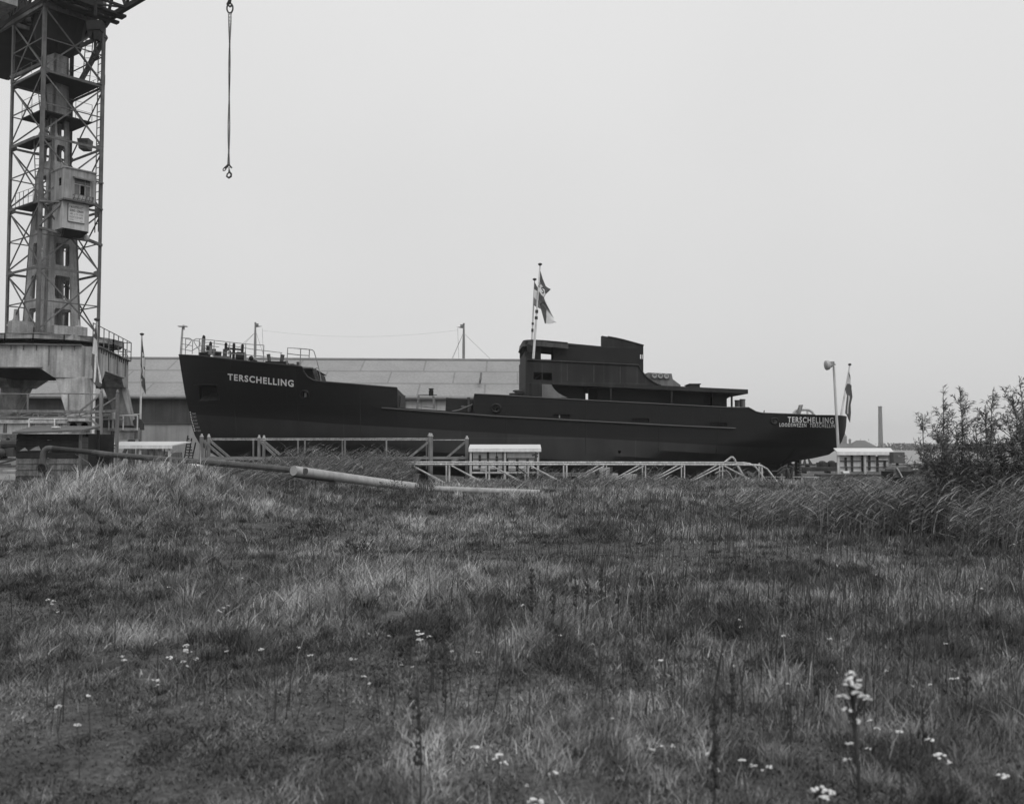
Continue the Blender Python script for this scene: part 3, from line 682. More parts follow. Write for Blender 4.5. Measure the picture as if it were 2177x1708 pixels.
# stern fittings
m = MB(); m.tube([SW(x, y, -.6) for x, y in ((1687,882),(1688,877),(1692,872.5),(1700,870.5),(1712,870),(1720,871),(1727,875.5),(1731,883))], .085, 8); m.bar(SW(1716.5,871,-.6), SW(1717,884,-.6), .09)
m.build('mooring_arch', PALE, ship, smooth=True)
m = MB(); a = [(1702,860),(1707.5,860),(1701,884),(1694,884)]; m.prism([SW(x, y, -1.0) for x, y in a], SN*.3); m.build('timber_post', WOOD, ship)
m = MB(); m.tube([SW(1623, 879, -2.8), SW(1625.2, 872, -2.8)], .03); m.build('stanchion', STEEL, ship)
# coil of hawser forward of the bridge
m = MB(); c = SW(1096, 842, -1.8)
for k in range(3): m.tube([c+Vector((math.cos(t)*.34, math.sin(t)*.34, .07*k)) for t in np.linspace(0, 6.283, 14)], .045, 6)
m.build('hawser_coil', RUST, ship)
m = MB(); m.box(SW(1103, 835, -1.7), (.5, .5, .3), rx=.2); m.bar(SW(1090,831,-1.9), SW(1116,836,-1.9), .07); m.bar(SW(1092,829.5,-1.6), SW(1106,837,-1.6), .05); m.build('deck_winch', RUST, ship)
# rudder, stern frame, propeller, keel blocks
m = MB(); rp_ = [(1692,974),(1700.5,973),(1703.5,978),(1703.5,1046),(1692,1046)]; m.prism([SW(x, y, -.12) for x, y in rp_], SN*.24); rud = m.build('rudder', HULLM, ship)
m = MB()
for i in range(9): m.box(SW(1702.0, 978.6+i*5.25/1.45, -.135), (.12, .02, .055))
m.build('draught_dots', PALE, rud)
for t_, y in (('22',985.5),('20',992.5),('18',999.8),('16',1007)):
    m = MB(); add_text(m, t_, [SW(1694.5,y+2,-.14), SW(1699,y+2,-.14), SW(1699,y-2,-.14), SW(1694.5,y-2,-.14)], .01); m.build('draught_mark', gm('faded lettering', .3, .2, 5, .8), rud)
m = MB(); c = SW(1676, 1012, 0); m.lathe(c-SD*.25, [(.1, 0), (.17, .1), (.15, .4), (.04, .55)], 12, SD)
for k in range(4):
    a = k*math.pi/2+.4; u = SN*math.cos(a)+Vector((0,0,1))*math.sin(a); v = u.cross(SD)
    m.prism([c+u*.1-v*.06, c+u*.45-v*.26+SD*.08, c+u*.85-v*.2+SD*.1, c+u*.95+v*.02, c+u*.8+v*.2-SD*.06, c+u*.4+v*.22-SD*.08, c+u*.1+v*.06], SD*.03)
m.build('propeller', gm('bronze', .12, .2, 3, .4), ship)
m = MB(); m.box(S(37.3, 0, SP(1692,1050,0)[1]-.1), (3, .25, .25)); m.build('sole_piece', HULLL, ship)
# ---- forecastle fittings
def bw_(x, y): return (372.05+.1465*x, 680.3+.1465*y)
def B(x, y, h): return SW(*bw_(x, y), h)
def pipe(name, pts, h, r=.022, mat=RAILM):
    m = MB()
    for p in pts: m.tube([B(x, y, hh) for x, y, hh in [(q+(h,))[:3] if len(q) == 2 else q for q in p]], r, 6)
    return m.build(name, mat, ship, smooth=True)
m = MB(); m.tube([B(85,500,0), B(100,250,0), B(113,90,0)], [.075,.065,.05], 8); m.box(B(113,90,0), (.5,.3,.05)); m.box(B(126,105,0), (.1,.1,.28)); m.build('jackstaff', PALE, ship)
pipe('guard_rail', [[(90,258),(200,260),(232,270),(240,290),(228,315),(155,405)], [(155,258),(150,495)], [(90,345),(160,352)], [(85,418),(155,425)], [(250,440),(345,380),(368,345),(362,318),(340,303),(160,268)],
    [(258,292),(250,490)], [(160,352),(255,375)], [(152,430),(250,445)]], -.5)
pipe('guard_rail', [[(345,425),(290,340),(274,305),(285,280),(310,268),(345,270),(560,292),(790,318),(1025,345),(1290,363)], [(355,272),(345,515)], [(570,294),(560,535)], [(797,320),(783,555)], [(1028,345),(1017,585)], [(1290,363),(1283,610)],
    [(350,370),(565,380)], [(346,440),(562,450)], [(565,452),(790,480),(1020,500),(1283,530)]], -1.9)
pipe('guard_rail', [[(470,455),(425,375),(425,345),(440,325),(480,322),(700,352),(900,385),(1100,418),(1300,443),(1555,473)], [(520,325),(510,520)], [(775,365),(770,500)], [(1538,470),(1530,560)], [(800,478),(1000,500),(1250,520),(1530,552)], [(500,372),(640,388)]], 1.4)
pipe('guard_rail', [[(1622,660),(1636,400),(1825,413),(1975,427),(2000,435),(2018,455),(2060,590),(2085,690),(2120,880)], [(1825,413),(1815,665)], [(1952,425),(1945,570)], [(1636,485),(1825,508),(1950,513)], [(2010,707),(2070,690)]], -3.1, .028)
def drum(x0, x1, y0, y1, h, lean=0, name='bollard', mat=STEELL):
    p = B((x0+x1)/2, y1, h); q = B((x0+x1)/2+lean, y0, h); r = (B(x1, y0, h)-B(x0, y0, h)).length/2; ax = q-p
    m = MB(); m.lathe(p, [(r, 0), (r, ax.length-.05), (r*1.08, ax.length-.05), (r*1.08, ax.length)], 14, ax); m.build(name, mat, ship, smooth=True)
GR = gm('grey primed fitting', .07, .3, 3, .75)
drum(545,600,418,520,.3,-8,mat=GR); drum(692,748,420,520,-.4,6,mat=GR); drum(905,955,495,575,-.4,6,mat=GR); drum(1345,1395,493,600,-.7,-14,mat=GR); drum(1518,1572,500,600,-.7,20,mat=GR); drum(1590,1640,592,650,-1.4,0,mat=GR); drum(1765,1805,605,665,-1.6,0,mat=GR)
m = MB(); 
for x0, y0 in ((740,345),(856,353),(980,368)): m.bar(B(x0, y0, .1), B(x0-8, y0+210, .1), .13)
m.bar(B(735,405,.1), B(985,432,.1), .1); m.bar(B(780,475,.1), B(985,490,.1), .1)
for x0, y0 in ((740,345),(856,353),(980,368)): m.ball(B(x0, y0, .1), .09)
m.build('windlass_frame', STEELD, ship)
m = MB(); m.bar(B(345,478,.2), B(560,458,.2), .1, .09); m.bar(B(355,500,0), B(500,520,0), .4, .28); m.bar(B(600,482,.3), B(665,488,.3), .3, .25); m.lathe(B(890,530,-.3), [(.25,0),(.3,.1),(.25,.5)], 12, SD); m.tube([B(745,440,-.2), B(790,425,-.2), B(812,480,-.2), B(800,560,-.2)], .05); m.build('windlass', STEELD, ship)
m = MB(); m.prism([B(565,515,-1.0), B(715,518,-1.0), B(775,522,-1.0), B(775,560,-1.0), B(565,545,-1.0)], SN*.6); m.build('winch_bed', STEELL, ship)
m = MB(); m.prism([B(375,470,-.3), B(388,260,-.3), B(425,265,-.3), B(418,330,-.3), B(420,470,-.3)], SN*.3); m.build('timber_post', WOOD, ship)
m = MB(); m.prism([B(390,262,-.3), B(402,225,-.3), B(412,215,-.3), B(424,225,-.3), B(424,266,-.3)], SN*.28); m.prism([B(490,368,-.3), B(500,320,-.3), B(511,306,-.3), B(520,320,-.3), B(520,375,-.3)], SN*.3); m.box(B(480,400,-.3), (.16,.2,.3)); m.build('tarred_post_top', STEELD, ship)
m = MB(); m.prism([B(485,500,-.3), B(492,370,-.3), B(522,375,-.3), B(520,500,-.3)], SN*.3); m.prism([B(1003,580,-.9), B(1005,490,-.9), B(1013,450,-.9), B(1025,500,-.9), B(1028,585,-.9)], SN*.25); m.build('timber_post', WOOD, ship)
m = MB(); m.bar(B(1090,575,-1.0), B(1190,600,-1.0), .12); m.ball(B(1105,550,-1.0), .14); m.bar(B(1060,572,-1.0), B(1130,578,-1.0), .06); m.build('chain_stopper', STEELD, ship)
m = MB(); m.prism([B(1310,592,-1.6), B(1600,598,-1.6), B(1600,645,-1.6), B(1310,615,-1.6)], SN*2.4); m.build('raised_coaming', STEELD, ship)
m = MB(); m.tube([B(x, y, -1.6) for x, y in ((1650,652),(1675,638),(1710,635),(1760,655))], .04); m.tube([B(x, y, -1.5) for x, y in ((1660,655),(1690,643),(1750,648),(1790,662))], .04); m.build('hawser_coil', STEELL, ship)
m = MB(); m.prism([B(1850,676,-2.7), B(2000,684,-2.7), B(2015,700,-2.7), B(1855,702,-2.7)], SN*5.4); m.build('companion_roof', STEELL, ship)
m = MB(); m.prism([B(1985,700,-2.6), B(2045,705,-2.6), B(2095,865,-2.6), B(2040,865,-2.6)], SN*.12); 
for k in range(4): m.ball(B(2045+12*k, 740+32*k, -2.65), .04)
m.build('companion_door', GR, ship)
m = MB(); m.prism([B(1850,700,-2.2), B(2000,705,-2.2), B(2040,870,-2.2), B(1850,870,-2.2)], SN*4.4); m.prism([B(2075,775,-1.8), B(2105,778,-1.8), B(2135,890,-1.8), B(2070,890,-1.8)], SN*2); m.build('forecastle_bulkhead', STEELD, ship)
# well-deck: small ladder at the break, gallows frame, hatch box with lettering
def z5(x, y): return (690.9+.21783*x, 669.7+.21783*y)
m = MB(); m.tube([SW(*z5(712,785),-3.0), SW(*z5(735,790),-3.0), SW(*z5(728,895),-3.0)], .03)
for y in (805,830,860,885): m.bar(SW(*z5(710,y),-3.0), SW(*z5(732,y+2),-3.0), .03)
m.build('step_ladder', STEELD, ship)
m = MB()
for a, b in (((915,785),(900,910)),((1058,790),(1065,912))): m.bar(SW(*z5(*a),-1.2), SW(*z5(*b),-1.2), .12)
m.bar(SW(*z5(908,778),-1.2), SW(*z5(1093,778),-1.2), .06); m.bar(SW(*z5(905,885),-1.2), SW(*z5(1062,905),-1.2), .05)
m.build('gallows_frame', gm('grey primed fitting2', .16, .3, 3, .8), ship)
m = MB(); c = SW(*z5(1036,785),-1.2); m.lathe(c, [(.14,0),(.14,.3),(.11,.3),(.11,.36),(.15,.36),(.15,.42)], 10); m.build('deck_lamp', STEELD, ship)
m = MB(); a = [(1182,803),(1243,812),(1452,824),(1452,950),(1175,935)]; m.prism([SW(*z5(x,y),-1.6) for x, y in a], SN*3.0); box_ = m.build('hatch_trunk', STEELD, ship)
m = MB(); add_text(m, 'VERSC', [SW(*z5(1326,896),-1.63), SW(*z5(1376,900),-1.63), SW(*z5(1376,884),-1.63), SW(*z5(1326,880),-1.63)], .0); m.build('chalk_lettering', gm('faded lettering', .3, .2, 5, .8), box_)
m = MB(); m.tube([SW(*z5(x,y),-2.4) for x, y in ((1240,938),(1300,928),(1370,900),(1420,880),(1440,868))], .04); m.build('hose', STEELL, ship)
m = MB(); m.lathe(SW(*z5(1402,945),-1.9), [(.07,0),(.07,.75),(.1,.75),(.1,.85)], 10); m.tube([SW(*z5(1445,870),-2), SW(*z5(1420,890),-2), SW(*z5(1412,942),-2)], .05); m.build('ventilator', GR, ship)
# ================================================================== TOWER CRANE
D0 = 48.0
CRM = gm('crane steel grey', .25, .3, 1.0, .7, streak=.3, fine=.15)
CRD = gm('crane lattice steel', .115, .35, 1.5, .75, streak=.2)
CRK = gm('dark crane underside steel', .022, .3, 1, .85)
CRP = gm('crane portal plate', .34, .28, .8, .75, streak=.35, fine=.12)
CAB = gm('crane cab paint', .40, .18, 1.2, .7, streak=.22)
def ux(u): return (u-1088.5)/FP
# corners of the revolving lattice tower (near, left, far, right) in plan
KN = Vector((-23.54, D0)); a_ = Vector((-2.76, 2.25)); b_ = Vector((2.10, 2.45))
KL = KN+a_; KR = KN+b_; KF = KN+a_+b_; KC = KN+(a_+b_)/2
def zt(yF, Y=D0): return CH+(1790-yF)/1.8815/FP*Y
ZB = 7.35; LV = [ZB+3.32*i for i in range(6)]       # platform and node levels
crane = thing('tower_crane', (KC.x, KC.y, 2.4), 'tall lattice tower crane with a cab on a four-legged plate portal', 'crane')
def V3(p, z): return Vector((p.x, p.y, z))
cs_ = [KN, KR, KF, KL]
m = MB()
for k, c in enumerate(cs_):
    o2 = (c-KC).normalized(); z1 = LV[-1]+3.4
    # each leg: two angle flats
    t1 = (cs_[(k+1) % 4]-c).normalized(); t2 = (cs_[k-1]-c).normalized()
    lm = MB()
    for t in (t1, t2):
        lm.bar(V3(c+t*.10, ZB-.1), V3(c+t*.10, z1), .20, .03, up=(t.x, t.y, 0)) if False else lm.prism([V3(c, ZB-.1), V3(c+t*.16, ZB-.1), V3(c+t*.16, z1), V3(c, z1)], Vector((-o2.x, -o2.y, 0))*.03)
    lm.build('tower_leg', CRD, crane)
def face_brace(A, Bc, name):
    m = MB(); t = (Bc-A).normalized(); n = Vector((-t.y, t.x))
    if n.dot(KC-A) < 0: n = -n
    A2 = A+n*.04; B2 = Bc+n*.04
    for i in range(6):
        z0 = LV[i]; z1 = LV[i]+3.32; zm = (z0+z1)/2; mid = (A2+B2)/2
        m.bar(V3(A2, z0), V3(B2, z0), .05, .12)
        if i < 5 or True:
            m.bar(V3(A2, zm), V3(B2, zm), .04, .055)
            for P_, Q_ in ((A2, B2), (B2, A2)):
                off = n*.05 if P_ is A2 else n*.0
                m.bar(V3(P_+off, z0+.1), V3(Q_+off, z1-.05), .04, .075)
        # gussets
        for P_, sg in ((A2, 1), (B2, -1)): m.prism([V3(P_, z0-.28), V3(P_+t*sg*.38, z0-.05), V3(P_+t*sg*.38, z0+.12), V3(P_, z0+.32)], Vector((n.x, n.y, 0))*.02)
    m.build('tower_bracing', CRD, crane)
face_brace(KN, KR, 'r'); face_brace(KN, KL, 'l'); face_brace(KL, KF, 'b'); face_brace(KR, KF, 'k')
# inner tapered box column with openings
COLC = KC+Vector((-.05, 0))
ea = a_.normalized(); eb = b_.normalized()
ea2 = Vector((-.842, .539)); eb2 = Vector((.539, .842))
def half(z): return float(np.interp(z, [ZB, 12.1, 14, 16.2, 16.3, 20, 24], [1.02, .85, .74, .64, .52, .42, .38]))
OPN = [(7.75,8.8),(9.3,10.5),(11.05,12.2),(12.85,14.3),(14.65,15.7),(16.5,17.4),(17.9,19.0)]
def colwall(sgn, ax, axn):
    m = MB(); off = lambda z, u: V3(COLC+axn*sgn*half(z)+ax*u, z)
    def quad(z0, z1, u0, u1):
        q = [off(z0, u0*half(z0)), off(z0, u1*half(z0)), off(z1, u1*half(z1)), off(z1, u0*half(z1))]
        d = Vector((axn.x, axn.y, 0))*(-sgn*.12); m.hexa(q, [p+d for p in q])
    zc = ZB; w = .48
    for a, b in OPN:
        quad(zc, a, -1, 1); quad(a, b, -1, -w); quad(a, b, w, 1); zc = b
        # rounded opening corners
        for zz, dz in ((a, 1), (b, -1)):
            for sg in (-1, 1):
                q = [off(zz, sg*w*half(zz)), off(zz, sg*(w*half(zz)-.06)), off(zz+dz*.13, sg*w*half(zz+dz*.13))]
                m.prism(q, Vector((axn.x, axn.y, 0))*(-sgn*.11))
    quad(zc, 22.2, -1, 1)
    m.build('column_wall', CRM, crane)
for sgn in (-1, 1): colwall(sgn, ea2, eb2); colwall(sgn, eb2, ea2)
# base platform, slew ring, machinery
def ngon(c, r, n, ph=0): return [c+Vector((math.cos(2*math.pi*k/n+ph), math.sin(2*math.pi*k/n+ph)))*r for k in range(n)]
PC = Vector((-23.15, 49.0))
m = MB(); m.prism([V3(p, 6.95) for p in ngon(KC, 3.45, 12, .2)], (0,0,.06)); 
for p, q in zip(ngon(KC, 3.45, 12, .2), ngon(KC, 3.45, 12, .2)[1:]+ngon(KC, 3.45, 12, .2)[:1]): m.bar(V3(p, 7.1), V3(q, 7.1), .08, .27)
m.build('turntable_platform', CRM, crane)
m = MB(); m.lathe(V3(KC, 6.35), [(3.1,0),(3.15,.12),(2.9,.15),(2.85,.6)], 32); m.build('slewing_ring', CRK, crane, smooth=True)
m = MB(); 
for c, s_ in (((KL+KN)/2*1.0, (1.0,.7,.8)), ((KN+KR)/2, (1.6,.6,.55)), (KC, (2.0,1.6,.5))): m.box(V3(c, ZB+s_[2]/2-.1), s_, .75)
m.lathe(V3(KL+Vector((.9,-.6)), ZB-.1), [(.35,0),(.35,.6),(.45,.62),(.45,.7),(.16,.8),(.12,1.5)], 12); m.lathe(V3(KL+Vector((1.7,-.2)), ZB+.5), [(.3,-.5),(.3,.5)], 12, (1,0,0)); m.lathe(V3(KR+Vector((-.9,-.5)), ZB-.1), [(.1,0),(.1,.45),(.35,.5),(.35,.6),(.08,.7),(.05,1.0)], 12)
m.build('slewing_machinery', CRM, crane)
def railing(name, pts, h, posts, r=.02, mat=CRD, parent=None, mid=True, **kw):
    m = MB(); P3 = [Vector(p) for p in pts]; up = Vector((0,0,h))
    m.tube([p+up for p in P3], r, 5)
    if mid: m.tube([p+up*.5 for p in P3], r*.7, 4)
    for p, q in zip(P3[:-1], P3[1:]):
        n = max(1, round((q-p).length/posts))
        for k in range(n+1): m.bar(p+(q-p)*k/n, p+(q-p)*k/n+up, r*1.6)
    return m.build(name, mat, parent, **kw)
ng = ngon(KC, 3.5, 16, .2); railing('guard_rail', [V3(p, 6.2) for p in ng+ng[:1]], 1.0, 1.6, .022, CRD, crane)
# levels inside the tower: platforms, ladders
def plat(z, pts, name='walkway'):
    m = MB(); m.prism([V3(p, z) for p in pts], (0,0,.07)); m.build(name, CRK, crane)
plat(LV[4]+.02, [KN+(a_+b_)*.04, KN+b_*.95, KF-(a_+b_)*.04, KN+a_*.95], 'upper_platform')
plat(LV[3]+1.45, [KC-ea*1.1-eb*1.3, KC-ea*1.1+eb*1.3, KC+ea*1.1+eb*1.3, KC+ea*1.1-eb*1.3])
plat(LV[3]+.05, [KN+a_*.25+b_*.02, KN+a_*.9+b_*.02, KN+a_*.9+b_*.3, KN+a_*.25+b_*.3])
plat(LV[2]-.05, [KN+a_*.2, KN+a_*.75, KN+a_*.75+b_*.25, KN+a_*.2+b_*.25])
railing('guard_rail', [V3(p, LV[4]+.09) for p in (KL, KN, KR, KF)], .55, 1.2, .012, CRD, crane)
railing('guard_rail', [V3(p, LV[3]+1.52) for p in (KC+ea*1.1-eb*1.3, KC-ea*1.1-eb*1.3, KC-ea*1.1+eb*1.3)], .9, 1.0, .014, CRD, crane)
railing('guard_rail', [V3(KN+a_*t, LV[2]) for t in (.75, .5, .2)], .75, .5, .014, CRD, crane)
def ladder(name, p, q, w, side, step, r, mat, parent=None, **kw):
    p = Vector(p); q = Vector(q); sd = Vector(side).normalized()*w/2; m = MB()
    m.bar(p-sd, q-sd, r*2); m.bar(p+sd, q+sd, r*2); n = int((q-p).length/step)
    for k in range(1, n): c = p+(q-p)*k/n; m.bar(c-sd, c+sd, r*1.5)
    return m.build(name, mat, parent, **kw)
ladder('ladder', V3(KR+(KF-KR)*.16, 13), V3(KR+(KF-KR)*.16, 25), .36, (*(KF-KR).normalized(), 0), .42, .02, CRD, crane)
ladder('ladder', V3(KN+a_*.42+b_*.3, LV[3]), V3(KN+a_*.62+b_*.3, LV[4]), .38, (1,0,0), .33, .018, CRD, crane)
ladder('ladder', V3(KN+a_*.18+b_*.1, LV[2]), V3(KN+a_*.3+b_*.1, LV[3]), .38, (1,0,0), .33, .018, CRD, crane)
ladder('ladder', V3(KC+b_*.45, LV[4]), V3(KC+b_*.55, LV[5]+2), .38, (1,0,0), .33, .018, CRD, crane)
# drop counterweight box seen high in the tower
m = MB(); c = P(180.5, 309, 51.5); m.hexa([c+Vector((-.2,-.3,-.25)), c+Vector((.25,-.3,-.25)), c+Vector((.25,.3,-.25)), c+Vector((-.2,.3,-.25))], [c+Vector((-.3,-.3,.3)), c+Vector((.32,-.3,.3)), c+Vector((.32,.3,.3)), c+Vector((-.3,.3,.3))]); m.build('equipment_box', CRD, crane)
# cab hung on the near right face
cdir = eb; cn = Vector((eb.y, -eb.x))            # cab front faces outwards
if cn.dot(KC-KN) > 0: cn = -cn
c0 = KN+eb*.71+cn*.35
def cq(u, w, z): p = c0+cdir*u*.70+cn*w; return Vector((p.x, p.y, z))
zc0, zc1, zc2 = 12.62, 14.0, 15.6
def cbox(u0, u1, w0, w1, z0, z1, name, mat, parent=crane, m=None):
    mm = m or MB(); mm.hexa([cq(u0,w1,z0), cq(u1,w1,z0), cq(u1,w0,z0), cq(u0,w0,z0)], [cq(u0,w1,z1), cq(u1,w1,z1), cq(u1,w0,z1), cq(u0,w0,z1)])
    if m is None: return mm.build(name, mat, parent)
cabw = 2.28
m = MB()     # cab shell with a real window opening in the front
for u0, u1, z0, z1 in ((0,.68,zc1+.06,zc2),(1.9,cabw,zc1+.06,zc2),(.68,1.9,zc1+.06,zc1+.36),(.68,1.9,zc2-.42,zc2)): cbox(u0,u1,.68,.74,z0,z1,'',None,m=m)
for w0, w1, z0, z1 in ((-.7,.12,zc1+.06,zc2),(.42,.68,zc1+.06,zc2),(.12,.42,zc1+.06,zc1+.75),(.12,.42,zc2-.45,zc2)): cbox(0,.05,w0,w1,z0,z1,'',None,m=m)
cbox(cabw-.05,cabw,-.7,.68,zc1+.06,zc2,'',None,m=m); cbox(0,cabw,-.75,-.7,zc1+.06,zc2,'',None,m=m)
cab = m.build('crane_cab', gm('ribbed cab boarding', .26, .2, 1.2, .75, streak=.35), crane)
cbox(-.04,cabw+.04,-.75,.8,zc2,zc2+.06,'cab_roof',CRM,cab); cbox(-.04,cabw+.06,-.75,.82,zc1-.02,zc1+.06,'cab_floor',CRD,cab)
m = MB()
for u0, u1, z0, z1 in ((.68,.72,zc1+.36,zc2-.42),(1.86,1.9,zc1+.36,zc2-.42),(1.1,1.14,zc1+.36,zc2-.75),(1.48,1.52,zc1+.36,zc2-.42),(.72,1.86,zc2-.75,zc2-.71)): cbox(u0,u1,.70,.76,z0,z1,'',None,m=m)
wf = m.build('window_frame', CRP, cab)
GL = gm('dusty window glass', .10, .25, 3, .25, spec=.5)
m = MB(); cbox(.72,1.1,.715,.73,zc1+.36,zc2-.75,'',None,m=m); cbox(.72,1.86,.715,.73,zc2-.71,zc2-.42,'',None,m=m); cbox(1.52,1.86,.715,.73,zc1+.36,zc2-.75,'',None,m=m); m.build('window_pane', GL, wf)
m = MB(); q = [cq(.6,.74,zc2-.38), cq(2.0,.74,zc2-.38), cq(2.0,.98,zc2-.5), cq(.6,.98,zc2-.5)]; m.hexa(q, [p+Vector((0,0,.03)) for p in q]); m.build('window_hood', CRD, cab)
m = MB()
for z, w in ((zc1+.30,.95),(zc1+.12,.85)): m.tube([cq(.62,.76,z), cq(.66,w,z), cq(2.0,w,z), cq(2.04,.76,z)], .018, 5)
for u in (.66,.95,1.25,1.5,1.75,2.0): m.bar(cq(u,.95,zc1+.3), cq(u,.76,zc1+.05), .02)
m.build('window_guard', CRD, cab)
m = MB()
cbox(.08,1.98,-.65,.52,zc0,zc1-.02,'',None,m=m); lb = m.build('counterweight_box', CAB, crane)
m = MB(); m.prism([cq(.25,.56,zc0-.03), cq(2.0,.56,zc0-.03), cq(1.7,0,zc0-.3), cq(.5,0,zc0-.3)], Vector((-cn.x, -cn.y, 0))*.3); m.build('box_bracket', CRK, crane)
m = MB(); cbox(.45,1.62,.521,.55,zc1-1.0,zc1-.12,'',None,m=m); sg_ = m.build('name_board', gm('name board paint', .55, .1, 2, .7), lb)
LT = gm('sign lettering', .10, .2, 4, .7)
m = MB()
def st(t, u0, u1, z0, z1, bold=.02): add_text(m, t, [cq(u0,.555,z0), cq(u1,.555,z0), cq(u1,.555,z1), cq(u0,.555,z1)], bold)
st('P.M.DUYVIS & C°', .53, 1.52, zc1-.33, zc1-.20); st('KOOG', .56, .92, zc1-.51, zc1-.38, .05); st('A/D', .96, 1.05, zc1-.49, zc1-.42); st('ZAAN', 1.08, 1.54, zc1-.51, zc1-.38, .05)
st('HEFV. 15  7½  6 TON', .58, 1.52, zc1-.67, zc1-.57, .01); st('VLUCHT 15 20 40 MTR', .54, 1.52, zc1-.82, zc1-.72, .01); st('BOUWJAAR', .56, .85, zc1-.95, zc1-.88, .01); st('1953', 1.32, 1.48, zc1-.97, zc1-.9, .01)
m.build('board_lettering', LT, sg_)
m = MB(); cbox(.43,1.64,.52,.57,zc1-1.04,zc1-1.0,'',None,m=m); cbox(.41,.45,.52,.57,zc1-1.04,zc1-.1,'',None,m=m); m.build('board_frame', CRD, sg_)
m = MB(); m.bar(V3(KN, zc1-.05), cq(.12,.3,zc1-.05), .09); m.bar(V3(KN, zc0+.1), cq(.12,.3,zc1-.1), .10); m.bar(V3(KN, zc0-.0), cq(2.3,0,zc0-.35), .12); m.bar(V3(KR, zc0-.4), cq(1.9,-.1,zc0-.2), .14)
m.bar(V3(KN+b_*.06, zc1-.1), cq(.6,-.4,zc0+.1), .06); m.bar(V3(KR, zc1+.1), cq(cabw,.2,zc1+.2), .08); m.bar(V3(KR,zc2-.1), cq(cabw,.2,zc2-.2), .08); m.build('cab_support', CRD, crane)
m = MB(); c = P(183.5, 506, 49.5); m.ball(c, .17, 10); m.bar(c, c+Vector((0,0,.45)), .05); m.build('work_lamp', PALE, crane, smooth=True)
m = MB(); c = P(206, 455.5, 50.5); m.ball(c, .13, 10); m.build('work_lamp', PALE, crane, smooth=True)
# jib (horizontal girder turning over the tower) with trolley platform and counter-jib
jd = Vector((.757, -.653, 0)); jn = Vector((.653, .757, 0)); JC = Vector((KC.x, KC.y, 0)); JZ = 24.2
def J(s, w, z): return JC+jd*s+jn*w+Vector((0,0,z))
m = MB()
for w in (-1.6, 1.6):
    for z in (JZ, JZ+1.9): m.bar(J(-10.6,w,z), J(24,w,z), .22, .24)
    for k in range(17): 
        s = -10+2*k; m.bar(J(s,w,JZ), J(s+1,w,JZ+1.9), .12); m.bar(J(s+1,w,JZ+1.9), J(s+2,w,JZ), .12)
for k in range(17): s = -10+2*k; m.bar(J(s,-1.6,JZ), J(s,1.6,JZ), .12); m.bar(J(s,-1.6,JZ), J(s+2,1.6,JZ), .08)
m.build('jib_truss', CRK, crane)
m = MB(); m.box(J(-6.2, 0, JZ-.05), (9.0,3.3,.1), math.atan2(jd.y, jd.x)); m.box(J(-7.6, 0, JZ+1.3), (6,3.0,2.4), math.atan2(jd.y, jd.x)); m.box(J(-2.2, .3, JZ-.35), (3.4,2.2,.5), math.atan2(jd.y, jd.x)); m.build('counter_jib_deck', CRK, crane)
m = MB(); m.box(J(-1.6, -2.6, JZ+1.2), (2.6,1.2,2.2), math.atan2(jd.y, jd.x)); m.build('machinery_house', CRM, crane)
m = MB()
for w in (-1.6, -.6, .5, 1.6): m.bar(J(-1.2,w,JZ-.1), J(3.1,w,JZ-.1), .16, .2)
for s in np.arange(-1, 3.2, .8): m.bar(J(s,-1.6,JZ-.2), J(s,1.6,JZ-.2), .1)
m.bar(J(3.05,-1.7,JZ-.1), J(3.05,2.0,JZ-.1), .5, .12); m.bar(J(2.6,-1.7,JZ-.3), J(2.6,1.9,JZ-.3), .3, .12)
m.lathe(J(0,0,22.2), [(.45,0),(1.1,.5),(1.35,1.9)], 16)
m.box(J(1.0, .2, JZ+.5), (2.6,2.0,1.2), math.atan2(jd.y, jd.x)); m.build('trolley_platform', CRK, crane)
# raking struts from tower head to jib, auxiliary block
m = MB()
for c, s, w in ((KN,-1,-1.5),(KR,3,1.5),(KL,-4,-1.5),(KF,0,1.5)): m.bar(V3(c, LV[5]), J(s,w,JZ), .16)
for p, q in ((KN,KR),(KR,KF),(KF,KL),(KL,KN)): m.bar(V3(p, LV[5]), V3(q, LV[5]), .16, .2)
m.bar(V3(KL, LV[4]+.4), V3(KR, LV[5]-.5), .16); m.bar(V3(KF, LV[4]+.3), V3(KR, LV[5]-.6), .2)
m.build('head_bracing', CRD, crane)
m = MB(); c = P(202, 68, 47.5); m.hexa([c+Vector((-.30,-.25,0)), c+Vector((.32,-.25,.05)), c+Vector((.32,.25,.05)), c+Vector((-.30,.25,0))], [c+Vector((-.36,-.25,.45)), c+Vector((.38,-.25,.5)), c+Vector((.38,.25,.5)), c+Vector((-.36,.25,.45))])
m.hexa([c+Vector((-.22,-.2,-.38)), c+Vector((-.1,-.2,-.37)), c+Vector((-.1,.2,-.37)), c+Vector((-.22,.2,-.38))], [c+Vector((-.3,-.2,0)), c+Vector((-.03,-.2,0)), c+Vector((-.03,.2,0)), c+Vector((-.3,.2,0))])
m.hexa([c+Vector((.06,-.2,-.45)), c+Vector((.22,-.2,-.43)), c+Vector((.22,.2,-.43)), c+Vector((.06,.2,-.45))], [c+Vector((0,-.2,0)), c+Vector((.3,-.2,0)), c+Vector((.3,.2,0)), c+Vector((0,.2,0))])
m.bar(c+Vector((0,0,.8)), Vector((c.x,c.y,JZ)), .12); 
m.tube([c+Vector((.02,0,-.3)), c+Vector((.02,0,-.85)), c+Vector((.12,0,-1.05)), c+Vector((.14,0,-1.25)), c+Vector((0,0,-1.38)), c+Vector((-.14,0,-1.3))], [.07,.07,.09,.1,.08,.03], 8)
m.build('auxiliary_hook_block', CRK, crane)
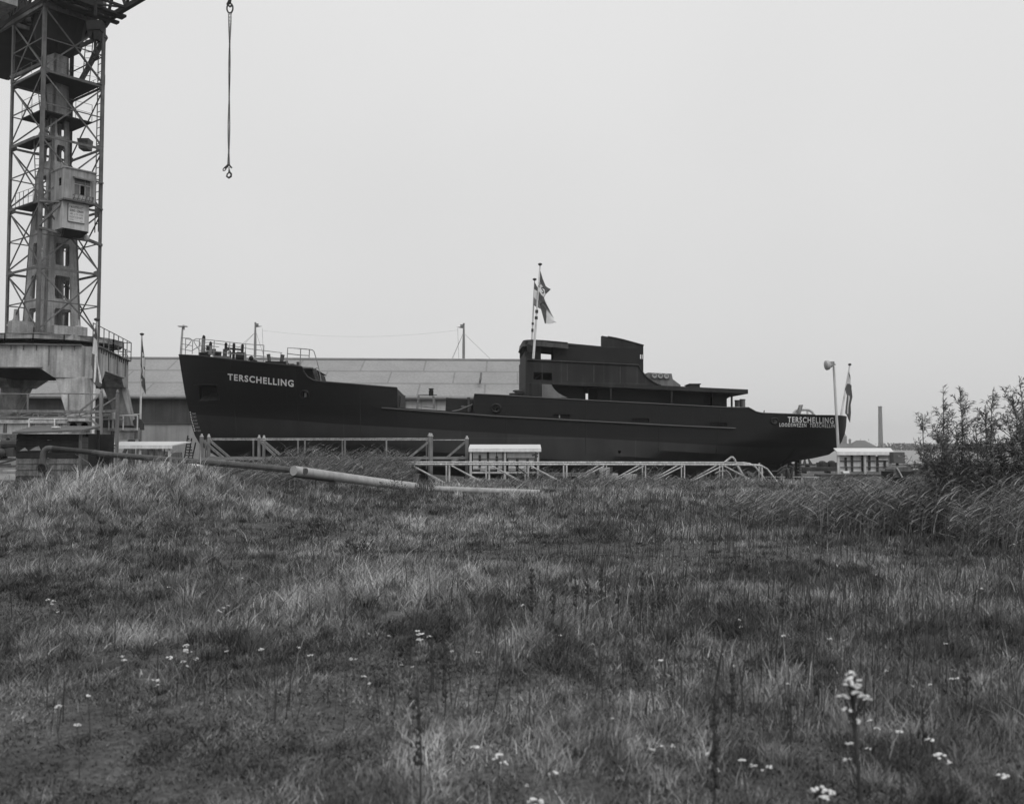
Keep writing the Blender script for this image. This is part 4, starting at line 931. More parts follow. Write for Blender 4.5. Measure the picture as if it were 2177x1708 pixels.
# portal: ring girder and four raking legs
A = Vector((-19.55, 44.5)); Bq = Vector((-21.15, 52.2)); Cq = Vector((-27.0, 52.2)); Dq = Vector((-25.6, 43.9)); ZT, ZG = 6.3, 5.3
pm = MB()
def girder(p, q, w=1.0, haunch=True):
    t = (q-p).normalized(); n = Vector((-t.y, t.x)); 
    if n.dot(PC-p) > 0: n = -n
    L_ = (q-p).length; up = lambda pt, z, o_: V3(pt+n*o_, z)
    prof = [(0,ZT),(L_,ZT),(L_,4.85),(L_-1.2,4.85),(L_-1.87,ZG),(1.87,ZG),(1.2,4.85),(0,4.85)]
    front_ = [V3(p+t*s+n*.5, z) for s, z in prof]; pm.prism(front_, Vector((-n.x, -n.y, 0))*.9)
for p, q in ((Dq, A), (A, Bq), (Bq, Cq), (Cq, Dq)): girder(p, q)
pm.build('portal_girder', CRP, crane)
pm = MB()      # stiffener ribs standing proud of the girder plates
for p, q in ((Dq, A), (A, Bq)):
    t = (q-p).normalized(); n = Vector((-t.y, t.x)); 
    if n.dot(PC-p) > 0: n = -n
    L_ = (q-p).length
    for k, s in enumerate(np.arange(.25, L_, .55)): pm.bar(V3(p+t*s+n*.52, ZT-.02), V3(p+t*s+n*.52, ZT-(.22 if k % 4 else .9)), .03, .05)
    pm.bar(V3(p+n*.56, ZT+.02), V3(q+n*.56, ZT+.02), .16, .05); pm.bar(V3(p+n*.54+t*1.7, ZG-.02), V3(q+n*.54-t*1.7, ZG-.02), .12, .04)
pm.build('girder_rib', CRD, crane)
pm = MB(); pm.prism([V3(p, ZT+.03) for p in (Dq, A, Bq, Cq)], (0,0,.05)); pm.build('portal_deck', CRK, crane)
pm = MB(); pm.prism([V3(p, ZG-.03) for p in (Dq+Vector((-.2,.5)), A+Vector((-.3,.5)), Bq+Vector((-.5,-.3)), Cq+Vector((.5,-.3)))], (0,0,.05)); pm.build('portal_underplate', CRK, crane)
PCc = (A+Cq)/2
for c, nm in ((A,0),(Bq,1),(Cq,2),(Dq,3)):
    sg = 1 if c.x > PCc.x else -1; fy = -.45 if c.y < PCc.y else .4
    foot = c+Vector((sg*(.1 if c.y < PCc.y else .5), fy)); x0_, x1_ = ((-1.15, .2) if c.y < PCc.y else (-.6, .35)) if sg > 0 else (-.2, 1.0)
    m = MB(); top_ = [V3(c+Vector((dx, dy)), 4.87) for dx, dy in ((x0_,-.52),(x1_,-.52),(x1_,.55),(x0_,.55))]
    bt = [V3(foot+Vector((dx, dy)), 2.85) for dx, dy in ((-.5 if sg > 0 else -.25,-.3),(.25 if sg > 0 else .5,-.3),(.25 if sg > 0 else .5,.3),(-.5 if sg > 0 else -.25,.3))]
    m.hexa(bt, top_); leg = m.build('portal_leg', CRP, crane, bevel=.03)
    m = MB(); m.box(V3(foot+Vector((-.1*sg,.0)), 2.74), (1.0,.4,.24)); 
    for dx in (-.3, .2): m.lathe(V3(foot+Vector((dx,-.2)), 2.66), [(.17,0),(.17,.12),(.14,.14),(.14,.4)], 16, (0,1,0))
    m.build('bogie', CRD, leg)
ladder('ladder', V3(PCc+Vector((1.6,1.2)), 2.6), V3(PCc+Vector((.9,1.2)), 5.6), .5, (1,0,0), .33, .03, CRK, crane)
railing('guard_rail', [V3(p, ZT+.05) for p in (A+Vector((.45,-.3)), (A+Bq)/2+Vector((.5,0)), Bq+Vector((.5,.4)), Bq+Vector((-1.5,.4)))], 1.0, 1.0, .022, CRD, crane)

# crane hoist chain: block above the picture, chain, hook
ch = P(489.0, 12, 40.5); hookz = P(487, 376, 40.5)
chain = thing('crane_chain', (ch.x, ch.y, hookz.z), 'long double lifting chain with a hook hanging in front of the sky', 'chain')
CHM = gm('oiled chain steel', .03, .3, 5, .6)
m = MB(); m.tube([J(16.2,0,JZ), Vector((ch.x, ch.y, ch.z+1.0))], .03, 6); m.tube([Vector((ch.x,ch.y,ch.z+1.3)), Vector((ch.x,ch.y,ch.z+.12))], [.14,.05], 8); m.tube([Vector((ch.x-.0,ch.y,ch.z+.3)), Vector((ch.x-.12,ch.y,ch.z+.05)), Vector((ch.x,ch.y,ch.z-.05)), Vector((ch.x+.1,ch.y,ch.z+.02))], .045, 8)
m.build('hoist_hook', CHM, chain)
def link(m, c, a, b, L_, W_, r):   # oval link in plane (a,b)
    q = []
    for t in np.linspace(0, 2*math.pi, 11)[:-1]:
        q.append(c+a*(math.cos(t)*L_/2)+b*(math.sin(t)*W_/2))
    q.append(q[0]); q.append(q[1]); m.tube(q, r, 5, cap=False)
m = MB(); link(m, ch+Vector((0,0,-.12)), Vector((0,0,1)), Vector((1,0,0)), .42, .26, .035); m.build('ring', CHM, chain)
botp = P(486.0, 352, 40.5); topp = ch+Vector((0,0,-.34))
for sgn in (-1, 1):
    m = MB(); n = 92; prevp = None
    for k in range(n):
        t = (k+.5)/n; c = topp+(botp-topp)*t; ph = t*9.0; w = .045*(.25+.75*abs(1-2*t))
        c = c+Vector((math.cos(ph), math.sin(ph), 0))*w*sgn
        ang = (k % 2)*math.pi/2+ph; link(m, c, Vector((0,0,1)), Vector((math.cos(ang), math.sin(ang), 0)), .105, .055, .011)
    m.build('chain_strand', CHM, chain)
m = MB(); hb0 = P(487.3, 360, 40.5); link(m, P(486.8,355,40.5), Vector((0,0,1)), Vector((1,0,0)), .14, .08, .016); m.tube([hb0, hb0+Vector((0,0,-.1)), hb0+Vector((.09,0,-.2)), hb0+Vector((.08,0,-.3)), hb0+Vector((-.01,0,-.36)), hb0+Vector((-.10,0,-.3)), hb0+Vector((-.08,0,-.2)), hb0+Vector((-.01,0,-.14))], [.03,.045,.04,.045,.045,.04,.03,.03], 8)
m.build('sling_hook', CHM, chain, smooth=True)
m = MB(); c = P(485,351,40.5); m.tube([c, c+Vector((-.1,0,-.1)), c+Vector((-.13,0,-.15))], .05, 6); link(m, c+Vector((-.14,0,-.16)), Vector((.6,0,.8)), Vector((.8,0,-.6)), .2, .1, .022); m.tube([c+Vector((.02,0,.03)), c+Vector((.16,0,-.12))], .035, 6); m.build('shackle', CHM, chain)

# elevated crane track girders on trestles
def track(Y, x0, x1, z, name, label, rails=True):
    p = Vector((x0, Y, 0)); m = MB(); o = thing(name, (x1-2, Y, 0), label, 'track girder', 'elevated crane track girders')
    m.box(((x0+x1)/2, Y, z-.2), (x1-x0, .34, .44)); m.box(((x0+x1)/2, Y, z+.04), (x1-x0, .5, .04)); m.box(((x0+x1)/2, Y, z-.44), (x1-x0, .5, .04)); m.box(((x0+x1)/2, Y, z+.12), (x1-x0, .09, .12)); m.build('plate_girder', CRP, o)
    m = MB()
    for x in np.arange(x1-.05, x0, -1.25): m.box((x, Y-.2, z-.2), (.05, .08, .4)); m.box((x-.1, Y-.2, z-.2), (.05, .08, .4))
    m.build('stiffener', CRD, o)
    for x in np.arange(x1-.4, x0, -4.2):
        m = MB(); g = -.4; m.bar((x, Y, g), (x, Y, z-.46), .28); m.bar((x-1.2, Y, g), (x-.1, Y, z-.5), .14); m.build('trestle_post', CRD, o)
    return o
tr1 = track(52.2, -45, P(296,925,52.2).x, 2.55, 'crane_track', 'farther riveted crane track girder ending beside the slipway, white railing along it')
tr2 = track(44.2, -45, P(196,907,44.2).x, 2.75, 'crane_track', 'nearer riveted crane track girder at the left edge behind the wooden shed')
m = MB()
RW = gm('white railing paint', .62, .15, 4, .6, streak=.15)
railing('walkway_railing', [P(146,939,51.6), P(291,915.5,51.6)][::-1] if False else [(P(196,915,51.6).x, 51.9, 2.6), (P(292,915,51.9).x, 51.9, 2.6)], .78, .75, .034, RW, tr1, mid=False)
railing('walkway_railing', [(P(64,915,44.0).x, 43.9, 2.45), (P(172,915,44.0).x, 43.9, 2.45)], .52, 1.3, .03, RW, tr2, mid=False)
railing('walkway_railing', [(P(62,905,53).x, 53.4, 2.6), (P(292,905,53).x, 53.4, 2.6)], .9, 1.5, .025, RW, tr1, mid=False)
m = MB(); c0_ = P(205,930,51.7)
for k in range(5):
    xa = P((70,145,200,235,262)[k],910,51.7).x; poly = [(xa,.0),(xa+.12,.46),(xa+.3,.6),(xa+.6,.6),(xa+.76,.42),(xa+.8,0)]
    m.prism([Vector((x, 52.5, 2.62+z)) for x, z in poly], (0,.08,0))
m.build('guard_plate', gm('dull guard plate', .055, .2, 1, .8), tr1)
# ================================================================== WAREHOUSE
ROOF = gm('corrugated roof sheet', .27, .10, .35, .8, streak=.0, fine=.12, panel=(5.2,1.18,.70), mort=.075, wave=3.2)
WALLP = gm('corrugated wall sheet', .34, .16, .4, .85, streak=.15, wave=3.4, bump=.9)
WALLD = gm('tarred wall boards', .055, .25, .6, .85, streak=.2, panel=(1.18,9,.75))
WALLL = gm('bleached wall boards', .42, .15, .6, .85, streak=.15, panel=(1.18,9,.7))
wd = Vector((1, .062, 0)).normalized(); wn = Vector((-wd.y, wd.x, 0)); W0 = Vector((-50, 72.6, 0))
def WP(s, d, z): return W0+wd*s+wn*d+Vector((0,0,z))
WE, WR, WLN = 5.55, 9.05, 55.2
wh = thing('warehouse', WP(WLN/2, 8, -.3), 'long low warehouse with a corrugated sheet roof behind the ship', 'warehouse')
m = MB(); 
m.hexa([WP(-2,-.35,WE-.12), WP(WLN,-.35,WE-.12), WP(WLN,8,WR), WP(-2,8,WR)], [WP(-2,-.35,WE-.02), WP(WLN,-.35,WE-.02), WP(WLN,8,WR+.1), WP(-2,8,WR+.1)])
m.hexa([WP(-2,16.35,WE-.12), WP(WLN,16.35,WE-.12), WP(WLN,8.01,WR), WP(-2,8.01,WR)], [WP(-2,16.35,WE-.02), WP(WLN,16.35,WE-.02), WP(WLN,8.01,WR+.1), WP(-2,8.01,WR+.1)])
rf_ = m.build('roof', ROOF, wh)
m = MB(); m.tube([WP(-2,8,WR+.12), WP(WLN,8,WR+.12)], .13, 8); m.build('ridge_cap', gm('ridge cap', .2, .2, 1), rf_)
m = MB(); m.bar(WP(-2,-.42,WE-.13), WP(WLN,-.42,WE-.13), .12, .12); m.build('gutter', gm('gutter steel', .1, .2, 1), rf_)
zs = 3.55; sD = 27
m = MB(); m.box(WP(WLN/2-.0, 0, (zs-1)/2), (WLN, .12, zs+1), math.atan2(wd.y, wd.x)); m.build('lower_wall', WALLP, wh)
m = MB(); m.box(WP(sD/2, -.03, (zs+WE)/2-.05), (sD, .12, WE-zs-.1), math.atan2(wd.y, wd.x)); m.build('upper_wall', WALLD, wh)
m = MB(); m.box(WP((sD+WLN)/2, -.03, (zs+WE)/2-.05), (WLN-sD, .12, WE-zs-.1), math.atan2(wd.y, wd.x)); m.build('upper_wall', WALLL, wh)
m = MB(); m.bar(WP(0,-.12,zs-.04), WP(WLN,-.12,zs-.04), .1, .08); m.build('wall_batten', gm('batten', .07, .2, 1), wh)
m = MB(); 
for s in (0.06, WLN-.06): m.prism([WP(s,0,-1), WP(s,16,-1), WP(s,16,WE-.15), WP(s,8,WR-.05), WP(s,0,WE-.15)], wd*.05)
m.box(WP(WLN/2, 16, WE/2), (WLN, .12, WE), math.atan2(wd.y, wd.x)); m.build('gable_wall', WALLP, wh)
m = MB()
for x, y, h_ in ((1023,792,16),(1021.5,803,12),(1140,790,8)): p = P(x, y, 78); q = P(x-1.5, y+h_, 77); m.bar(p, q, .16, .05)
m.build('roof_stain_strip', gm('roof repair strip', .09, .2, 1), rf_)
# small mast on the near end of the roof beside the crane
tg = MB(); p = P(266.5, 764, 80.5); q = P(266.7, 743, 80.5); tg.tube([p, q], .05, 6); tg.box(q, (.22,.1,.06)); tg.tube([p+Vector((math.cos(t)*.2, 0, .25+math.sin(t)*.2)) for t in np.linspace(0, 6.28, 12)], .03, 5)
o = tg.build('roof_bracket', CRD, None, loc=p); setp(o, 'small iron bracket with a ring on the warehouse ridge beside the crane', 'bracket')
# masts with wires beyond the warehouse
MASTM = gm('grey mast paint', .20, .2, 1, .7)
def mast(x, yt, yb, sgn, label, wires):
    Y = 88; b = P(x, yb, Y); t = P(x+.6, yt, Y); o = thing('mast', (b.x, b.y, 0), label, 'mast', 'masts with wires standing behind the warehouse')
    m = MB(); m.tube([Vector((b.x, b.y, -.5)), (b+t)/2, t], [.14,.12,.07], 8); m.ball(t, .1); m.build('mast_pole', MASTM, o)
    m = MB(); y0 = yt+7.5; a = P(x, y0, Y); c = P(x+sgn*15, y0-1, Y); m.prism([a, P(x+sgn*2, y0-2.3, Y), c, P(x+sgn*8, y0+.4, Y), P(x, y0+1.5, Y)], (0,.1,0)); m.box(P(x+sgn*4, y0-4, Y), (.25,.2,.22)); m.build('bracket_arm', MASTM, o)
    m = MB()
    for (xa, ya, xb, yb_) in wires: m.tube([P(xa, ya, Y), P(xb, yb_, Y)], .013, 4)
    m.build('stay_wire', MASTM, o)
    return o
mast(542.3, 686.5, 770, 1, 'slim mast with a bracket arm rising behind the ship bow railing', [(541,708,505,740),(545,708,562,760),(557.5,697,560,765),(541,708,500,752)])
mast(985.5, 688.5, 770, -1, 'slim mast with a bracket arm standing behind the middle of the warehouse roof', [(984,710,960,768),(984,710,957,770),(988,710,1048,768),(973,697,975.5,767)])
m = MB(); q = []
for t in np.linspace(0, 1, 24): x = 558+(973-558)*t; y = 702+13.5*(1-(2*(t-.5))**2)+(-.5*t); q.append(P(x, y, 88))
m.tube(q, .006, 4); m.build('aerial_wire', MASTM, None, loc=q[0]); setp(bpy.data.objects['aerial_wire'], 'thin wire sagging between the two masts above the warehouse roof', 'wire')
# ================================================================== FLAGS
def grid_mesh(name, rows, mats, matfn, parent, depthfn, thick=.0, sub=6):
    """rows: list of lists of picture points (hoist edge first); cubic-free bilinear refinement; depthfn(i,j)->Y"""
    nr, nc = len(rows), len(rows[0]); R_ = (nr-1)*sub+1; C_ = (nc-1)*sub+1; vs = []
    for i in range(R_):
        for j in range(C_):
            a, b = i/sub, j/sub; i0 = min(int(a), nr-2); j0 = min(int(b), nc-2); u = a-i0; v = b-j0
            p = [(rows[i0][j0][k]*(1-v)+rows[i0][j0+1][k]*v)*(1-u)+(rows[i0+1][j0][k]*(1-v)+rows[i0+1][j0+1][k]*v)*u for k in (0, 1)]
            vs.append(P(p[0], p[1], depthfn(i/(R_-1), j/(C_-1))))
    fs = []; mi = []
    for i in range(R_-1):
        for j in range(C_-1): fs.append((i*C_+j, i*C_+j+1, (i+1)*C_+j+1, (i+1)*C_+j)); mi.append(matfn((i+.5)/(R_-1), (j+.5)/(C_-1)))
    m = MB(); m.add(vs, fs); m.mi = mi; o = m.build(name, mats, parent)
    sd = o.modifiers.new('s', 'SOLIDIFY'); sd.thickness = .012; o.data.polygons.foreach_set('use_smooth', [True]*len(o.data.polygons)); return o
FD = gm('dark flag cloth', .09, .15, 3, .9); FW = gm('white flag cloth', .62, .1, 3, .9); FG = gm('grey flag cloth', .22, .12, 3, .9)
def z9(x, y): return (1089.6+.13687*x, 542.1+.13687*y)
def pole(name, pb, pt, r0, r1, label, cat='flagpole', bands=(), cap=.12, group=None):
    o = thing(name, pb, label, cat, group); m = MB(); m.tube([pb, pt], [r0, r1], 8); m.build('pole', RW, o, smooth=True)
    m = MB(); m.lathe(pt-Vector((0,0,.02)), [(cap*.4,0),(cap,.05),(cap,.1),(cap*.4,.14)], 12); m.build('finial', RUST, o, smooth=True)
    for a, b in bands:
        m = MB(); m.tube([pb+(pt-pb)*a, pb+(pt-pb)*b], r0*1.15, 8); m.build('dark_band', RUST, o)
    return o
YB = 54.3
pA = pole('flagpole', P(1133.8,762,YB), P(1148.2,563.5,YB), .075, .035, 'taller leaning white flagpole on the bridge with two dark bands', bands=((.42,.45),(.487,.52)), group='flagpoles at the ship')
pB = pole('flagpole', P(1130.6,733,YB+2.4), P(1136.6,595.5,YB+2.4), .06, .035, 'shorter leaning flagpole behind the taller one on the wheelhouse roof', bands=((.2,.25),(.31,.345)), group='flagpoles at the ship')
rows = [[z9(420,205), z9(470,370), z9(515,480), z9(550,505), z9(595,530)],
        [z9(404,395), z9(445,455), z9(500,540), z9(508,590), z9(516,604)],
        [z9(392,500), z9(410,560), z9(455,625), z9(484,648), z9(488,655)],
        [z9(380,600), z9(402,660), z9(440,720), z9(468,735), z9(482,720)],
        [z9(376,700), z9(392,725), z9(415,752), z9(432,775), z9(440,778)]]
fA = grid_mesh('company_flag', rows, [FD, FW], lambda i, j: 1 if .25 <= i < .5 else 0, None, lambda i, j: YB-.02+.35*j*math.sin(5*j+2*i)+.1*j)
setp(fA, 'dark company flag with a white lettered band blowing on the taller bridge pole', 'flag', 'flags flown for the launch')
m = MB()
def flt(t, qd, dy=-.32):
    q = [P(*z9(*p), YB) for p in qd]; q = [p+Vector((0, dy, 0)) for p in q]; add_text(m, t, q, .025)
flt('Z', [(394,500),(425,520),(438,462),(405,438)]); flt('S', [(452,612),(486,618),(492,520),(440,500)])
m.build('flag_lettering', RUST, fA)
rows = [[z9(340,415), z9(362,452), z9(385,492), z9(430,560), z9(484,640), z9(500,690), z9(525,760)],
        [z9(335,525), z9(360,545), z9(388,560), z9(425,640), z9(478,690), z9(530,770), z9(600,900)],
        [z9(328,655), z9(352,675), z9(378,700), z9(412,740), z9(470,740), z9(540,830), z9(640,980)],
        [z9(325,770), z9(355,795), z9(400,815), z9(442,838), z9(480,960), z9(530,1020), z9(686,1050)]]
fB = grid_mesh('national_flag', rows, [FD, FW, FG], lambda i, j: (0 if i < 1/3 else 1 if i < 2/3 else 2) if j < .5 else (1 if i < .3 else 2 if i < .72 else (0 if (j < .8) else 1)), None, lambda i, j: YB+2.2+.3*j*math.sin(7*j+2.5*i)-.2*j)
setp(fB, 'tricolour flag streaming down to the right from the shorter bridge pole', 'flag', 'flags flown for the launch')
m = MB(); m.prism([P(*z9(*q), YB+1.75) for q in [(442,838),(480,880),(528,935),(520,1060),(502,1062)]], (0,.02,0)); m.build('dark_fold', FD, fB)
m = MB(); m.prism([P(*z9(*q), YB+1.70) for q in [(528,930),(630,1030),(640,1055),(575,1066),(522,1062)]], (0,.02,0)); m.build('white_fold', FW, fB)
def z3(x, y): return (.21783*x, 669.7+.21783*y)
YC = 41.5
pC = pole('flagpole', Vector((P(196.5,900,YC).x, YC, .0)), P(205.9,681.5,YC), .07, .04, 'tall flagpole in front of the crane portal with a hanging tricolour', group='flagpoles at the ship')
rows = [[z3(940,70), z3(944,130), z3(948,215)], [z3(922,190), z3(938,210), z3(948,260)], [z3(903,350), z3(930,365), z3(950,390)], [z3(892,480), z3(930,500), z3(962,500)],
        [z3(905,540), z3(945,560), z3(985,600)], [z3(900,640), z3(950,650), z3(996,680)], [z3(915,665), z3(955,695), z3(980,728)]]
fC = grid_mesh('national_flag', rows, [FD, FW, gm('mid grey flag cloth', .12, .12, 3, .9)], lambda i, j: 0 if i < .19 else 1 if i < .37 and j < .9 else 2 if i < .62 and j < .8 else (1 if (i < .8 and j > .78) else 0), None, lambda i, j: YC-.05-.3*math.sin(6*i+3*j)*j)
setp(fC, 'long limp tricolour flag hanging in front of the crane portal', 'flag', 'flags flown for the launch')
YD = 55
pD = pole('flagpole', Vector((P(298.5,893,YD).x, YD, 0)), P(301.7,712,YD), .075, .045, 'white-topped flagpole standing between the crane and the ship bow', group='flagpoles at the ship')
m = MB(); x_, y_ = pD.location.x, YD; m.tube([(x_, y_-.0, -.3), (P(298.4,892,YD).x, y_, P(298.4,892,YD).z)], .085, 8); m.build('dark_lower_pole', CRD, pD)
rows = [[z3(1386,215), z3(1392,260), z3(1397,330)], [z3(1382,330), z3(1395,345), z3(1408,400)], [z3(1374,490), z3(1395,470), z3(1416,440)], [z3(1385,520), z3(1400,560), z3(1412,590)],
        [z3(1373,620), z3(1395,640), z3(1418,660)], [z3(1378,660), z3(1400,700), z3(1424,740)], [z3(1382,690), z3(1405,735), z3(1424,770)]]
fD = grid_mesh('company_flag', rows, [FD, FW], lambda i, j: 1 if (.2 < i < .58 and .22 < j < .9) else 0, None, lambda i, j: YD-.05-.25*math.sin(5*i+3*j)*j)
setp(fD, 'limp dark and white company flag hanging on the pole beside the bow', 'flag', 'flags flown for the launch')
m = MB(); m.prism([P(*z3(*q), YD-.4) for q in [(1390,405),(1404,395),(1404,410),(1393,420)]], (0,.02,0)); m.prism([P(*z3(*q), YD-.4) for q in [(1400,505),(1408,500),(1414,530),(1408,532)]], (0,.02,0)); m.build('flag_lettering', RUST, fD)
def z8(x, y): return (1700.8+.26769*x, 733.5+.26769*y)
YS = 58.6
pS = pole('flagpole', P(*z8(326,560),YS), P(*z8(395,160),YS), .075, .045, 'leaning ensign staff at the stern of the ship', cap=.1, group='flagpoles at the ship')
rows = [[z8(390,205), z8(394,225), z8(398,245)], [z8(385,235), z8(394,250), z8(401,300)], [z8(375,305), z8(390,305), z8(408,320)], [z8(357,345), z8(385,370), z8(410,350)],
        [z8(372,400), z8(390,420), z8(417,410)], [z8(362,490), z8(384,480), z8(403,470)], [z8(358,540), z8(382,545), z8(405,540)], [z8(377,560), z8(386,590), z8(396,614)]]
fS = grid_mesh('national_flag', rows, [FD, FW, gm('mid grey flag cloth', .12, .12, 3, .9)], lambda i, j: 0 if i < .12 else 1 if i < .29 else 0 if i < .52 else (1 if .3 < j < .6 and i < .85 else 2), None, lambda i, j: YS-.05-.25*math.sin(6*i+3*j)*j)
setp(fS, 'tricolour flag hanging from the leaning staff at the stern', 'flag', 'flags flown for the launch')
# flood lamp on a leaning post in front of the stern
YL = 50
lp = thing('lamp_post', Vector((P(1785.5,1010,YL).x, YL, -.5)), 'leaning white lamp post with a round floodlight in front of the stern', 'lamp post')
m = MB(); m.tube([P(1785.5,1022,YL), P(1782.5,960,YL), P(1772.5,778,YL)], [.085,.08,.06], 8); m.build('post', PALE, lp, smooth=True)
m = MB(); m.lathe(P(1770,774.5,YL), [(.06,0),(.13,.05),(.16,.12),(.24,.2),(.26,.33),(.22,.38),(.1,.42)], 16, (-1,0,-.12)); m.build('floodlight', gm('lamp housing', .36, .15, 4, .6), lp, smooth=True)
m = MB(); m.bar(P(1768,772,YL), P(1776.5,774.8,YL), .06); m.box(P(1768.5,773,YL), (.18,.3,.22)); m.build('lamp_bracket', CRM, lp)
# ================================================================== PIPE TRESTLE (right of the shelter) and SCAFFOLD (left)
PIPE = gm('peeling white pipe', .42, .3, 4, .7, streak=.3, fine=.25)
GP = gm('painted scaffold steel', .17, .25, 2, .75, streak=.25)
YP = 44.8
tr = thing('pipe_trestle', P(1300, 1022, YP), 'long low trestle of white pipes with slanting braces in front of the hull', 'trestle')
def pipe_frame(Yf, yr, xa, xb, dx, name):
    m = MB(); e = [P(xb-18, yr+.6, Yf), P(xb-6, yr+2.5, Yf), P(xb+6, yr+9, Yf), P(xb+20, yr+27, Yf), P(xb+34, yr+48, Yf)] 
    m.tube([P(xa, yr-1.3, Yf)]+[P(x, yr-1.3+1.6*(x-xa)/(xb-xa), Yf) for x in np.linspace(xa+60, xb-60, 8)]+e, .043, 8); m.build('top_pipe', PIPE, tr, smooth=True)
    posts = [869.5, 952.3, 1037, 1120, 1201.5, 1286, 1369, 1452, 1533, 1617]
    for k, x in enumerate(posts):
        m = MB(); m.bar(P(x+dx, yr+1, Yf), P(x+dx, 1032, Yf), .075 if k < 5 else .055); m.build('post', PIPE, tr)
        if k in (9,): continue
        m = MB(); r = .035
        if k <= 3: m.tube([P(x+dx+4, yr+2, Yf), P(x+dx+76, 1027, Yf)], r, 6)
        elif k < 8: m.tube([P(x+dx+80, yr+3, Yf), P(x+dx+10, 1025, Yf)], r, 6)
        else: m.tube([P(x+dx+4, yr+3, Yf), P(x+dx+70, 1024, Yf)], r, 6)
        m.build('brace', PIPE, tr, smooth=True)
pipe_frame(YP, 987.2, 640, 1625, 3.2, 'a'); pipe_frame(YP+.7, 982.8, 640, 1600, -3.2, 'b')
m = MB(); m.tube([P(840,988,YP), P(855,986,YP)], .05); m.tube([P(x, y, YP+.5) for x, y in ((1541,982),(1549,975.5),(1554,971.5),(1558,971.5),(1562,976),(1565,985),(1575,1002),(1590,1025))], .05, 8); m.tube([P(x, y, YP+.3) for x, y in ((1520,1006),(1530,1001),(1545,1000),(1551,1006),(1560,1022))], .035, 6)
m.build('bent_handrail', PIPE, tr, smooth=True)
YQ = 48.3
def scaffold(posts, name, label, rails, thin, diags, base, grp):
    o = thing(name, (P(posts[0][0],975,YQ).x, YQ, -.3), label, 'railing', grp)
    for x, yt, Y, w in posts:
        m = MB(); m.bar(P(x, yt+5, Y), Vector((P(x, 990, Y).x, Y, -.6)), w*.82); p = m.build('post', GP, o)
        m = MB(); m.lathe(P(x, yt+5, Y), [(w*.55,0),(w*.55,.04),(.05,.06),(.06,.12),(.03,.15)], 8); m.build('lamp_socket', PALE, p)
    m = MB()
    for xa, xb, y, Y in rails: m.tube([P(xa, y, Y), P(xb, y, Y)], .02, 6)
    m.build('rail', PIPE, o)
    m = MB()
    for x, yt, Y in thin: m.bar(P(x, yt, Y), Vector((P(x, 975, Y).x, Y, .6)), .07)
    m.build('thin_post', GP, o)
    for (xa, ya, xb, yb, Y) in diags: m = MB(); m.bar(P(xa, ya, Y), P(xb, yb, Y), .11); m.build('brace', GP, o)
    m = MB()
    for xa, xb, y, Y, h in base: m.bar(P(xa, y, Y), P(xb, y, Y), .2, h)
    m.build('base_beam', gm('weathered base beam', .2, .3, 1.5, .85), o)
    return o
G1 = 'steel guard frames between the field and the slipway'
scaffold([(428.9,923,YQ,.19),(443.8,923.5,YQ+.8,.17),(550.9,925.5,YQ,.15),(561.2,926,YQ+.8,.15)], 'guard_frame', 'left steel guard frame with braced posts in front of the bow',
    [(443,905,931.8,YQ+.8),(448,910,934.5,YQ+.3)], [(538.8,932,YQ+.8),(633.7,932,YQ+.8),(648.3,934,YQ),(728,932,YQ+.8),(733.5,934,YQ),(437,934,YQ+.4)],
    [(430,935,474,972,YQ),(445,935,488,972,YQ+.8),(552,937,585,968,YQ),(563,939,594,965,YQ+.8)], [(427,700,974.5,YQ,.12),(440,720,972,YQ+.9,.1)], G1)
scaffold([(913.2,921.5,YQ+.3,.18),(917,922,YQ-.1,.18),(992.6,927.5,YQ,.19)], 'guard_frame', 'guard frame with slanting braces left of the white-roofed cabinet shelter',
    [(917,990,934.6,YQ+.3),(800,912,931.6,YQ+.8),(800,990,934.8,YQ+.6)], [(821.6,933,YQ),(906.8,934,YQ+.5)], [(912,938,868,974,YQ),(990,938,948,974,YQ),(905,970,880,980,YQ-.4),(985,970,960,980,YQ-.4)], [(770,994,973,YQ,.13),(800,994,987,YQ-.6,.1)], G1)
# ================================================================== SHELTERS WITH CABINETS
PAN = gm('cabinet panel paint', .66, .12, 2, .75, streak=.1)
def shelter(x0, x1, yr0, yr1, ybot, Y, label, xroof=(0,0), panels=(), name='cabinet_shelter', depth=1.3):
    z1 = P(x0, yr1, Y).z; xa, xb = P(x0, 950, Y).x, P(x1, 950, Y).x; zb = P(x0, ybot, Y).z
    o = thing(name, ((xa+xb)/2, Y, zb), label, 'shelter', 'white-roofed shelters along the slipway')
    zr0 = P(x0, yr0, Y+depth).z
    m = MB(); m.hexa([Vector((xa-.1,Y-.15,z1)), Vector((xb+.1,Y-.15,z1)), Vector((xb+.1+xroof[1],Y+depth,zr0)), Vector((xa-.1+xroof[0],Y+depth,zr0))], [Vector((xa-.1,Y-.15,z1+.05)), Vector((xb+.1,Y-.15,z1+.05)), Vector((xb+.1+xroof[1],Y+depth,zr0+.05)), Vector((xa-.1+xroof[0],Y+depth,zr0+.05))])
    m.build('roof', gm('white roof sheet', .58, .06, 1, .6), o)
    m = MB(); m.bar((xa-.1,Y-.16,z1-.04), (xb+.1,Y-.16,z1-.04), .05, .16); m.build('roof_fascia', PAN, o)
    for x in (xa, (xa+xb)/2 if xb-xa > 2.5 else xa+.02, xb-.05):
        m = MB(); m.bar((x,Y-.05,zb-.6), (x,Y-.05,z1-.1), .11); m.build('post', PALE, o)
    for (u0, u1, v0, v1, dark) in panels:
        m = MB(); m.box((xa+(xb-xa)*(u0+u1)/2, Y+.18, zb+(z1-zb)*(v0+v1)/2), ((xb-xa)*(u1-u0), .08, (z1-zb)*(v1-v0))); p = m.build('panel', PAN if not dark else RUST, o)
    return o, xa, xb, zb, z1
